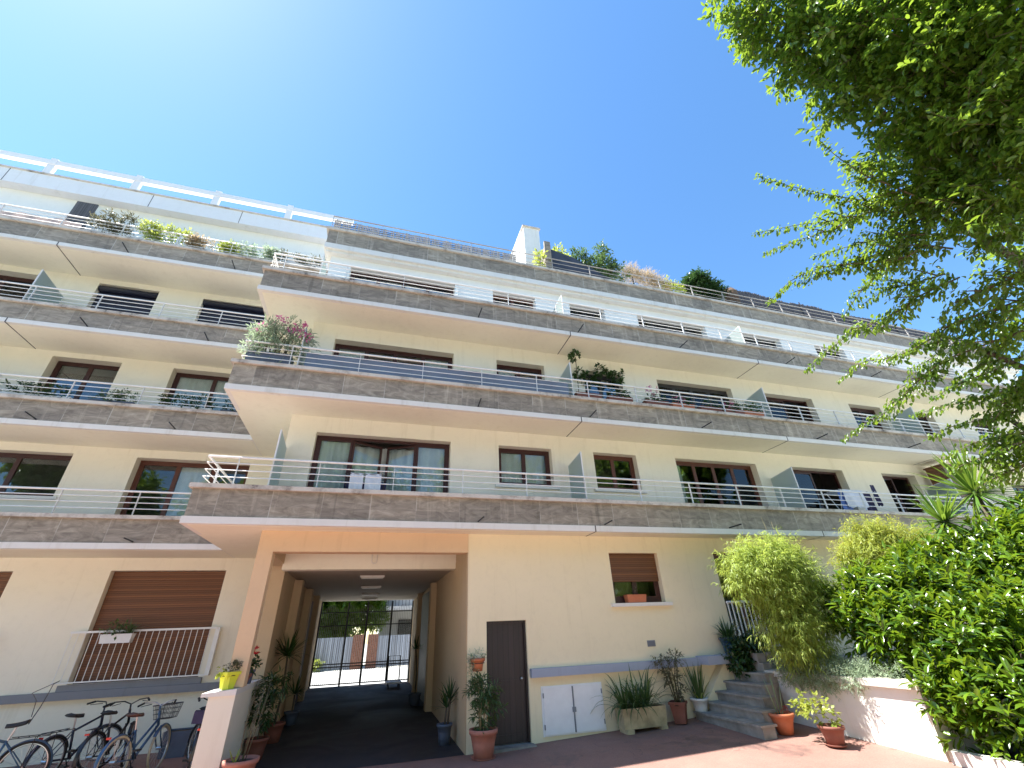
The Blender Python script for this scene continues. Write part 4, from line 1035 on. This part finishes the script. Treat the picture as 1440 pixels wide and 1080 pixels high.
    if rack_box:
        MB().box(-.2, .1, -.16, .16, .76, .93).build('rack_bag', 'cloth_dark', t)
    return t
gl = -.05
bicycle('faded blue bicycle at the far left facing left, half out of view', (-5.15, 11.2, gl), (-6.15, 11.0, gl), 'bike_teal', lean=-.08, lens=False)
bicycle('navy city bicycle with straight top tube and chrome mudguards, second from left', (-5.02, 11.5, gl), (-4.62, 12.5, gl), 'bike_navy', lean=.06, steer=-.35)
bicycle('black bicycle with wide handlebars between the navy one and the basket one', (-4.35, 11.5, gl), (-4.18, 12.5, gl), 'bike_black', lean=-.06, steer=.4)
bicycle('blue step through bicycle with cream tyres, brown saddle and front basket', (-3.74, 10.8, gl), (-3.42, 11.8, gl), 'bike_blue', 'cream_tyre', True, False, True, True, -.04, 'leather', False, .2)
bicycle('black bicycle with red lights parked tight behind the low wall', (-2.66, 10.95, gl), (-2.86, 11.95, gl), 'bike_black', lean=.05, rack_box=True, steer=.5)
ct = thing('crate', 'black plastic crate on the ground behind the bicycles', 'crate')
boxpot(ct, -3.75, -3.25, 12.85, 13.3, -.05, .38, 'bluegrey')
MB().tube([(-6.12, 13.5, 1.33), (-6.0, 13.0, 1.22), (-5.6, 12.2, 1.16), (-5.3, 11.4, 1.0), (-5.2, 11.3, .9)], .007, 5)
tag(MB().tube([(-6.16, 13.52, 1.36), (-6.1, 13.2, 1.32), (-5.75, 12.4, 1.22), (-5.42, 11.6, 1.05), (-5.3, 11.2, .86)], .008, 5).tube([(-6.16, 13.52, 1.36), (-6.3, 13.0, 1.2), (-5.8, 12.2, 1.12), (-5.35, 11.3, .95)], .006, 5).build('lock_cable', 'black_metal', None, True), 'thin dark cable lock strung from the window bars to the saddle', 'cable')

# ------------------------------------------------------------------ passage: lights, gate, trolley
for i, y in enumerate((13.1, 15.9, 18.6, 20.8)):
    t = thing('ceiling_light', ['flat opal ceiling lamp nearest the courtyard end of the passage', 'second opal ceiling lamp from the courtyard', 'third opal ceiling lamp from the courtyard', 'opal ceiling lamp closest to the iron gate'][i], 'ceiling light', 'ceiling lamps in a row along the passage')
    MB().box(-.28, .34, y-.09, y+.09, 3.30, 3.345).build('housing', 'lip', t); MB().box(-.25, .31, y-.07, y+.07, 3.275, 3.30).build('diffuser', 'lamp', t)
G = thing('iron_gate', 'tall dark iron bar gate closing the street end of the passage', 'gate')
gy = 22.42; g = MB()
for x in (-1.9, -.78, .02, 1.05, 1.95): g.box(x-.035, x+.035, gy-.035, gy+.035, .25, 3.3)
for zz in (.33, .92, 1.02, 2.4, 2.9): g.box(-1.9, 1.95, gy-.02, gy+.02, zz-.02, zz+.02)
g.build('gate_frame', 'black_metal', G)
b = MB()
for i in range(52):
    x = -1.86+i*.0735; b.box(x-.0085, x+.0085, gy-.009, gy+.009, .33, 3.0+.2*math.sin(i*.30)**2)
b.build('bars', simple('galvanised bar', (.30, .30, .29), .45, .15), G)
t = thing('hand_trolley', 'flat grey platform trolley with upright handle left by the gate', 'trolley', None, (1.25, 20.6, .22))
MB().box(-.28, .28, -.42, .42, .16, .20).build('platform', 'hatch', t)
MB().tube([(-.22, .4, .2), (-.22, .42, 1.02), (.22, .42, 1.02), (.22, .4, .2)], .018, 7).build('handle', 'black_metal', t, True)
for sx in (-.2, .2):
    for sy in (-.32, .32): MB().tube([(sx-.02, sy, .07), (sx+.02, sy, .07)], .07, 12).build('wheel', 'rubber', t)

# street side
F_ = thing('street_fence', 'brick piers with grey blue boarded panels across the street', 'fence')
for x in (-5.6, -3.2, -.35, .55, 3.6, 6.2): MB().box(x-.32, x+.32, 33.4, 33.95, .2, 2.1).build('pier', 'brick', F_)
for a, b_ in ((-5.28, -3.52), (-2.88, -.67), (.87, 3.28), (3.92, 5.88)): MB().box(a, b_, 33.6, 33.68, .3, 2.0).build('panel', 'fence_blue', F_)
H = thing('street_house', 'pale grey house with balcony rail beyond the street', 'house')
MB().box(1.0, 14, 38, 46, .2, 8).build('wall', 'house', H)
MB().box(1.3, 14.2, 36.6, 38, 3.6, 3.85).build('balcony', 'lip', H)
hr = MB().tube([(1.4, 36.7, 4.7), (14, 36.7, 4.7)], .03, 5)
for i in range(50): hr.box(1.4+i*.25, 1.43+i*.25, 36.69, 36.72, 3.85, 4.7)
hr.build('railing', 'black_metal', H)
for x in (2.3, 4.6, 7.0):
    wf = MB().box(x, x+1.2, 37.93, 38.02, 1.4, 3.0).build('window', 'black_metal', H); MB().box(x+.08, x+1.12, 37.9, 37.93, 1.48, 2.92).build('pane', 'glass', wf)
for lab, blobs in (('dense dark green tree beyond the fence across the street', [(-3,37,4,2.4),(-1,37.5,5.5,2.2),(-2,36.8,3,1.6),(.3,37.2,3.4,1.2),(-4.5,36.5,2.6,1.4),(-5,37,4,2),(-1.5,36.6,4.2,1.6),(-4,37,7.5,2.2),(.4,38,5.2,1.3)]),
                   ('loose green shrub beside the street fence', [(-4.6,35.2,2.6,1.0),(-3.6,35.0,3.0,.9)])):
    t = thing('street_tree', lab, 'tree'); c = blobs[0]
    MB().tube([(c[0], c[1], .2), (c[0]+.1, c[1], c[2]*.6), c[:3]], [.2, .15, .06], 8).build('trunk', 'bark', t, True)
    bush('crown', blobs, 'leaf_tree', t, 22, 7, .4, .26, .13, .2, .3, .3)
tg = thing('roadside_plant', 'small yellow green weed at the kerb beyond the gate', 'plant')
bush('foliage', [(-2.6,32.9,.55,.4,.3,.3)], 'leaf_yellow', tg, 60, 5, .15, .15, .07)

# ------------------------------------------------------------------ things on the balconies
zc = [z+.745 for z in Z]          # top of the copings
t = thing('oleander', 'big pink flowering oleander at the corner of the third level balcony', 'shrub')
boxpot(t, -3.3, -2.35, 9.58, 9.95, zc[1]+.02, zc[1]+.36, 'bluegrey')
cm = MB()
for k in range(14):
    x = random.uniform(-3.2, -2.4); cm.tube([(x, 9.76, zc[1]+.3), (x+random.uniform(-.15, .15), 9.74, zc[1]+.8), (x+random.uniform(-.3, .3), 9.7, zc[1]+1.3)], [.012, .009, .004], 5)
cm.build('stems', 'twig', t)
bush('foliage', [(-3.1,9.72,zc[1]+.85,.33,.28,.4),(-2.7,9.72,zc[1]+.95,.36,.28,.42),(-2.3,9.74,zc[1]+.85,.28,.26,.38),(-3.2,9.7,zc[1]+.5,.25,.25,.3),(-2.6,9.7,zc[1]+.5,.4,.25,.3)], 'leaf_grey', t, 46, 7, .2, .14, .026, .6, .1, .3, 'flat', 'twig')
for fb in ((-3.15,9.6,zc[1]+1.05,.13,.1,.1),(-2.75,9.6,zc[1]+1.3,.16,.1,.08),(-2.32,9.6,zc[1]+1.2,.16,.1,.1),(-2.15,9.6,zc[1]+.95,.1,.1,.1),(-2.45,9.6,zc[1]+1.05,.1,.08,.08)): bush('flower', [fb], 'flower_pink', t, 90, 4, .08, .06, .05)
t = thing('canvas_screen', 'blue grey canvas windbreak tied behind the railing beside the oleander', 'screen')
n = 40; vs = []
for i in range(n+1):
    x = -2.05+i*(6.75)/n; y = 9.62+.02*math.sin(i*1.3)
    vs += [(x, y, zc[1]+.02), (x, y+.02*math.sin(i*.7), zc[1]+.50+.015*math.sin(i*2.1))]
MB().add(vs, [(2*i, 2*i+2, 2*i+3, 2*i+1) for i in range(n)]).build('cloth', 'canvas', t, True)
reds = [(5.35, 'red_box', 'terra_d', None, 'long dark red trough behind the rail next to the frosted screen'), (6.35, '', 'terra_d', 'leaf_dark', 'dark red trough with dark ivy, right of the long empty trough'),
        (7.55, '', 'terra_d', 'pink', 'trough with the tallest pink geranium standing above the rail'), (8.45, '', 'terra_o', 'pink', 'orange trough of pink geraniums below the curtained window'),
        (9.45, '', 'terra_d', 'leaf_dark', 'trough of dark green leaves below the curtained window'), (10.3, '', 'terra_d', 'pink', 'trough of sparse pink geraniums near the right end of the curtained window'),
        (11.05, '', 'terra_o', 'leaf_pot', 'low orange trough of green plants left of the next frosted screen')]
for x, _, pm, kind, lab in reds:
    t = thing('flower_box', lab, 'flower box', 'flower boxes along the third level railing')
    boxpot(t, x-.42, x+.36, 9.63, 9.83, zc[1]+.05, zc[1]+.26, pm)
    for q in (x-.38, x+.28): MB().box(q, q+.04, 9.60, 9.86, zc[1]-.0, zc[1]+.05).build('foot', 'black_metal', t)
    if kind:
        bush('foliage', [(x, 9.72, zc[1]+.36, .36, .12, .14)], 'leaf_dark' if kind == 'pink' else kind, t, 110, 5, .1, .07, .05)
        if kind == 'pink':
            hi = .62 if abs(x-7.55) < .1 else .42
            bush('flower', [(x-.1, 9.68, zc[1]+hi, .24, .1, .12 if hi > .5 else .07)], 'flower_pink', t, 110, 4, .06, .045, .04)
t = thing('climbing_plant', 'dark creeper growing round the window beside the frosted screen', 'plant')
boxpot(t, 5.15, 5.5, 10.1, 10.4, Z[1]+.205, Z[1]+.55, 'bluegrey')
MB().tube([(5.3, 10.28, 7.1), (5.35, 10.3, 8.2), (5.28, 10.1, 9.15)], .012, 5).tube([(5.35, 10.3, 8.6), (6.2, 10.4, 9.02), (7.1, 10.4, 8.9)], .01, 5).build('stem', 'twig', t)
bush('foliage', [(5.25,10.05,9.15,.14,.12,.15),(5.5,10.35,8.75,.18,.1,.12),(6.3,10.38,8.98,.25,.08,.1),(6.8,10.38,8.8,.25,.08,.2),(5.8,10.4,8.6,.3,.06,.2)], 'leaf_dark', t, 60, 5, .12, .13, .09)
for i, (x, w, lab) in enumerate(((-9.9, .5, 'planter of green leaves at the far left of the second level left rail'), (-8.6, .9, 'long planter of bushy green leaves below the two leaf window'), (-6.95, .55, 'short planter of spiky green leaves between the left windows'), (-5.35, .8, 'planter of broad leaves below the curtained left window'), (-4.1, .4, 'small planter next to the corner of the stone parapet'))):
    t = thing('flower_box', lab, 'flower box', 'planters along the left second level railing')
    boxpot(t, x-w, x+w*.8, 12.56, 12.76, zc[1]+.02, zc[1]+.16, 'whitepot' if i % 2 else 'bluegrey')
    bush('foliage', [(x-.3*w, 12.64, zc[1]+.28, .6*w, .14, .16), (x+.4*w, 12.64, zc[1]+.30, .4*w, .14, .2 if i == 3 else .14)], 'leaf_dark' if i != 2 else 'leaf_pot', t, 110, 5, .12, .10, .035)
for x, w, hgt, lm_, lab in ((-9.15, .45, .95, 'leaf_olive', 'tall scraggly plant by the dark board on the top left balcony'), (-7.55, .62, .62, 'leaf_yellow', 'bushy yellow green plant spilling through the top left rail'), (-6.55, .3, .5, 'leaf_dry', 'yellowing plant in red pot on the top left balcony'), (-5.75, .22, .4, 'leaf_yellow', 'small bright green plant on the top left rail'), (-4.85, .6, .5, 'leaf_grey', 'straggly grey green plant behind the top left rail'), (-3.6, .6, .42, 'leaf_olive', 'low dry plant over the white trough near the right end of the top left rail')):
    t = thing('balcony_plant', lab, 'plant', 'plants along the top left balcony')
    boxpot(t, x-w, x+w, 12.6, 12.82, zc[3]+.02, zc[3]+.22, 'terra_d' if 'red' in lab else 'bluegrey' if x < -5 else 'whitepot')
    bl = [(x+random.uniform(-w, w), 12.58+random.uniform(-.08, .1), zc[3]+.22+hgt*random.uniform(.1, .8), random.uniform(.14, .3)*w+.06, .14, random.uniform(.1, .22)) for _ in range(8)]
    bush('foliage', bl, lm_, t, 110, 5, .17, .10, .034, .5, .15, .2, 'flat', 'twig')
t = thing('leaning_board', 'dark grey panel leaning against the wall on the top left balcony', 'panel')
MB().box(-10.8, -10.22, 13.2, 13.24, Z[3]+.21, 15.0).build('board', 'reed', t)
t = thing('draped_veil', 'pale sheer cloth hung along the far left of the top left rail', 'cloth')
vs = []
for i in range(41): x = -13.2+i*.085; vs += [(x, 12.58+.03*math.sin(i*.9), zc[3]+.02), (x, 12.56+.02*math.sin(i*1.1), zc[3]+.45+.03*math.sin(i*.6))]
MB().add(vs, [(2*i, 2*i+2, 2*i+3, 2*i+1) for i in range(40)]).build('cloth', 'cloth_veil', t, True)
t = thing('white_lattice', 'white slatted trough lattice at the right end of the top left balcony', 'lattice')
lt = MB()
for i in range(5): lt.box(-4.0, -2.5, 12.55, 12.58, zc[3]+.02+i*.085, zc[3]+.075+i*.085)
for x in (-4.0, -3.25, -2.55): lt.box(x, x+.05, 12.58, 12.61, zc[3], zc[3]+.45)
lt.build('slats', 'white_metal', t)
t = thing('drying_rack', 'white folding rack with blue and white laundry outside the open window', 'laundry rack')
rk = MB(); z0 = Z[0]+.205
for x in (13.5, 14.85):
    rk.tube([(x, 9.75, z0), (x, 10.25, z0+1.25)], .014, 5).tube([(x, 10.25, z0), (x, 9.75, z0+1.25)], .014, 5)
for y in (9.75, 9.85, 9.95, 10.05, 10.15, 10.25): rk.tube([(13.4, y, z0+1.25), (14.95, y, z0+1.25)], .008, 5)
rk.build('rack_frame', 'white_metal', t)
def cloth(x0, x1, y, z0_, z1, mat, par):
    vs = []; n = 12
    for i in range(n+1):
        x = x0+(x1-x0)*i/n
        for k in range(4): vs.append((x, y+.03*math.sin(i*.9+k)*(1-k/4), z0_+(z1-z0_)*k/3+.02*math.sin(i*1.7)*(k == 0)))
    MB().add(vs, [(i*4+k, i*4+4+k, i*4+5+k, i*4+1+k) for i in range(n) for k in range(3)]).build('garment', mat, par, True)
cloth(13.55, 14.35, 9.75, z0+.72, z0+1.26, 'cloth_white', t); cloth(13.45, 13.8, 9.85, z0+.5, z0+1.26, 'cloth_blue', t); cloth(14.35, 14.8, 9.85, z0+.35, z0+1.26, 'cloth_dark', t); cloth(14.8, 14.98, 9.75, z0+.8, z0+1.45, 'cloth_dark', t)
t = thing('drying_rack', 'small dark rack with pale garments before the ajar window leaves', 'laundry rack')
rk = MB()
for x in (-.75, .05): rk.tube([(x, 9.85, z0), (x, 10.2, z0+1.0)], .012, 5).tube([(x, 10.2, z0), (x, 9.85, z0+1.0)], .012, 5)
for y in (9.85, 9.97, 10.08, 10.2): rk.tube([(-.8, y, z0+1.0), (.1, y, z0+1.0)], .007, 5)
rk.build('rack_frame', 'black_metal', t)
cloth(-.68, -.4, 9.85, z0+.62, z0+1.02, 'cloth_white', t); cloth(-.36, -.02, 9.85, z0+.58, z0+1.02, 'cloth_white', t); cloth(-.8, .1, 10.08, z0+.4, z0+.9, 'cloth_dark', t)
t = thing('wall_cabinet', 'brown slatted cabinet under the soffit at the far right', 'cabinet')
MB().box(18.75, 19.25, 9.75, 10.3, Z[0]+1.2, Z[0]+2.55).build('body', 'cabinet', t); MB().box(18.72, 19.28, 9.72, 10.33, Z[0]+2.55, Z[0]+2.6).build('top', 'cabinet', t)
MB().box(18.8, 19.2, 9.8, 10.25, Z[0]+.205, Z[0]+1.2).build('base', 'lip', t)

# ------------------------------------------------------------------ roof terrace
zr = Z[3]+.87
t = thing('reed_screen', 'woven pale and dark reed screen behind the left roof rail', 'screen')
w = MB()
for i in range(118):
    x = -2.36+i*.052
    if random.random() < .86: w.box(x, x+.022+.018*random.random(), 10.68, 10.695, zr+.03+.03*random.random(), zr+.5+.09*random.random())
w.build('canes', simple('pale reed', (.42, .37, .33), .9, .5, 20), t)
w = MB()
for j in range(6): w.box(-2.36, 3.75, 10.697, 10.705, zr+.06+j*.09, zr+.10+j*.09+.01*(j % 2))
w.build('ties', 'reed', t)
t = thing('trellis_panel', 'weathered wooden end panel on the roof beside the chimney', 'panel')
tp = MB().box(4.98, 5.06, 10.7, 12.2, zr-.6, zr+1.5).box(4.9, 5.14, 10.66, 10.74, zr-.6, zr+1.57)
tp.build('board', simple('weathered wood', (.28, .24, .2), .9, .35, 9), t)
t = thing('tarpaulin', 'dark blue sloping tarpaulin behind the wooden roof panel', 'tarpaulin')
MB().add([(5.1, 10.8, zr-.5), (7.6, 10.8, zr-.5), (7.6, 10.9, zr+.5), (6.2, 10.9, zr+1.25), (5.1, 10.9, zr+1.5), (5.1, 11.2, zr-.5), (7.6, 11.2, zr-.5), (7.6, 11.15, zr+.48), (6.2, 11.15, zr+1.23), (5.1, 11.15, zr+1.48)],
         [(0, 1, 2, 3, 4), (9, 8, 7, 6, 5), (0, 5, 6, 1), (1, 6, 7, 2), (2, 7, 8, 3), (3, 8, 9, 4), (4, 9, 5, 0)]).build('sheet', simple('slate tarpaulin', (.045, .05, .07), .7, .3, 3), t)
def roofplant(label, blobs, lm_, dens=40, per=6, ln=.14, wd=.06, shape='flat', up=.5, sl=.22):
    t = thing('roof_plant', label, 'plant', 'plants along the roof terrace rail')
    c = blobs[0]
    MB().box(c[0]-.3, c[0]+.3, c[1]-.15, c[1]+.15, zr-.37, zr-.02).build('pot', 'terra_d', t)
    MB().tube([(c[0], c[1], zr-.1), (c[0], c[1], c[2])], .03, 6).build('stem', 'bark', t)
    bush('foliage', blobs, lm_, t, dens, per, sl, ln, wd, up, .1, .3, shape, 'twig')
roofplant('light green shoots above the roof tarpaulin', [(5.72,11.2,14.7,.26,.25,.32),(4.75,10.75,13.75,.16,.15,.55)], 'leaf_yellow')
roofplant('mid green leafy bush left of the tall roof bush', [(6.6,11.2,14.75,.3,.3,.42),(7.1,11.2,14.35,.4,.3,.5),(6.75,11.2,14.1,.4,.3,.5)], 'leaf_pot')
roofplant('tallest dark leafy bush on the roof terrace', [(7.75,11.2,14.6,.42,.35,.6),(7.7,11.2,15.35,.27,.25,.38),(8.2,11.2,14.3,.45,.3,.5),(7.5,11.2,14.1,.4,.3,.5)], 'leaf_pot')
roofplant('dry feathery grasses right of the tall roof bush', [(8.9,11.2,14.3,.5,.25,.42),(9.6,11.2,14.2,.5,.25,.45),(10.2,11.2,13.9,.45,.25,.45)], 'leaf_dry', 90, 7, .22, .014, 'blade', 1.6, .3)
roofplant('low yellowing shrub beside the rounded dark bush', [(10.7,11.2,14.0,.6,.3,.38)], 'leaf_yellow', 45)
roofplant('dense rounded dark green bush on the roof', [(12.1,11.1,14.5,.66,.45,.58),(12.65,11.1,14.2,.6,.4,.55),(11.75,11.1,14.25,.55,.35,.5),(12.2,11.1,13.8,.8,.35,.5)], 'leaf_dark', 130, 7, .13, .055)
t = thing('reed_screen', 'long dark heather screen behind the right half of the roof rail', 'screen')
w = MB(); vs = []
for i in range(330):
    x = 13.6+i*.05; w.box(x, x+.038, 10.86+.02*random.random(), 10.92, zr-.35, zr+1.17+.08*random.random()-.0012*i+.05*math.sin(i*.09))
w.build('canes', simple('dark heather', (.10, .095, .105), .95, .45, 16), t)
for x in (13.65, 17.2, 20, 23, 26, 29): MB().tube([(x, 10.84, zr-.3), (x, 10.84, zr+1.2)], .025, 5).build('post', 'grey_metal', t)
t = thing('heather_bundle', 'low brown bundle at the left end of the heather screen', 'bundle')
MB().lathe([(.02, 0), (.28, .05), (.3, .8), (.2, 1.0), (.02, 1.05)], (13.45, 10.95, zr+.2), 10).build('bundle', simple('brown heather', (.14, .09, .06), .95, .5, 20), t)
t = thing('antenna', 'thin mast with small round aerial above the roof', 'antenna')
MB().tube([(20.5, 12.5, Z[3]+.5), (20.5, 12.5, 15.55)], .025, 6).build('mast', 'grey_metal', t)
MB().tube([(20.5+.22*math.cos(k*.393), 12.48, 15.65+.22*math.sin(k*.393)) for k in range(16)], .025, 6, True).tube([(20.3, 12.48, 15.65), (20.7, 12.48, 15.65)], .015, 5).build('aerial', 'white_metal', t)

# ------------------------------------------------------------------ trees across the courtyard (seen in the window panes)
def bigtree(label, x, y, s):
    t = thing('courtyard_tree', label, 'tree', 'trees across the courtyard')
    MB().tube([(x, y, 0), (x+.1, y, 3*s), (x, y, 6*s)], [.25*s, .2*s, .1*s], 8).build('trunk', 'bark', t, True)
    bl = [(x+random.uniform(-2, 2)*s, y+random.uniform(-1.5, 1.5)*s, (2.6+random.uniform(0, 6.4))*s, random.uniform(1.1, 1.7)*s) for _ in range(15)]
    bush('crown', bl, 'leaf_tree', t, 10, 7, .5, .36, .22, .2, .3, .3)
for lab, x, y, q in (('broad leafy tree across the courtyard, first from the left', -28, -6, 1.6), ('broad leafy tree across the courtyard, second from the left', -19, -9, 1.5), ('broad leafy tree across the courtyard, third from the left', -10, -11, 1.4), ('leafy tree across the courtyard, straight behind the viewer', -1, -12, 1.5),
                     ('tall tree across the courtyard, right of the viewer', 8, -13, 1.5), ('tall tree across the courtyard, far right', 17, -12, 1.5), ('last tree across the courtyard beyond the leafy one', 26, -9, 1.5)):
    bigtree(lab, x, y, q)

# ------------------------------------------------------------------ camera, light, sky
cam = bpy.data.cameras.new('camera'); co = bpy.data.objects.new('camera', cam); COL.objects.link(co)
cam.sensor_width = 36; cam.lens = 36*610.96/1440; cam.clip_start = .05; cam.clip_end = 1000
yaw, pit, rol = math.radians(-17.604), math.radians(29.643), math.radians(-2.507)
cy, sy, cp, sp = math.cos(yaw), math.sin(yaw), math.cos(pit), math.sin(pit)
f = Vector((-sy*cp, cy*cp, sp)); r0 = Vector((cy, sy, 0)); u0 = r0.cross(f)
r = math.cos(rol)*r0+math.sin(rol)*u0; u = -math.sin(rol)*r0+math.cos(rol)*u0
co.matrix_world = Matrix(((r.x, u.x, -f.x, 0), (r.y, u.y, -f.y, 0), (r.z, u.z, -f.z, 1.91), (0, 0, 0, 1)))
S.camera = co

SUN = Vector((-.47, .15, 1)).normalized()
sl = bpy.data.lights.new('sun', 'SUN'); sl.energy = 5.0; sl.angle = math.radians(.53); sl.color = (1, .965, .91)
so = bpy.data.objects.new('sun', sl); COL.objects.link(so); so.rotation_euler = SUN.to_track_quat('Z', 'Y').to_euler(); so.location = SUN*40

w = bpy.data.worlds.new('World'); S.world = w; w.use_nodes = True
nt = w.node_tree; bg = nt.nodes['Background']
sk = nt.nodes.new('ShaderNodeTexSky'); sk.sky_type = 'NISHITA'; sk.sun_disc = False
sk.sun_elevation = math.asin(SUN.z); sk.sun_rotation = math.atan2(SUN.x, SUN.y)
sk.air_density = 1.0; sk.dust_density = .22; sk.ozone_density = 1.0
hs = nt.nodes.new('ShaderNodeHueSaturation'); hs.inputs['Saturation'].default_value = 1.22; hs.inputs['Hue'].default_value = .498
nt.links.new(sk.outputs[0], hs.inputs['Color']); nt.links.new(hs.outputs[0], bg.inputs['Color']); bg.inputs['Strength'].default_value = .105
S.view_settings.view_transform = 'Standard'; S.view_settings.look = 'None'; S.view_settings.exposure = 1.66; S.view_settings.gamma = 1
S.cycles.max_bounces = 10; S.cycles.diffuse_bounces = 5; S.cycles.transparent_max_bounces = 16
S.cycles.caustics_reflective = False; S.cycles.caustics_refractive = False
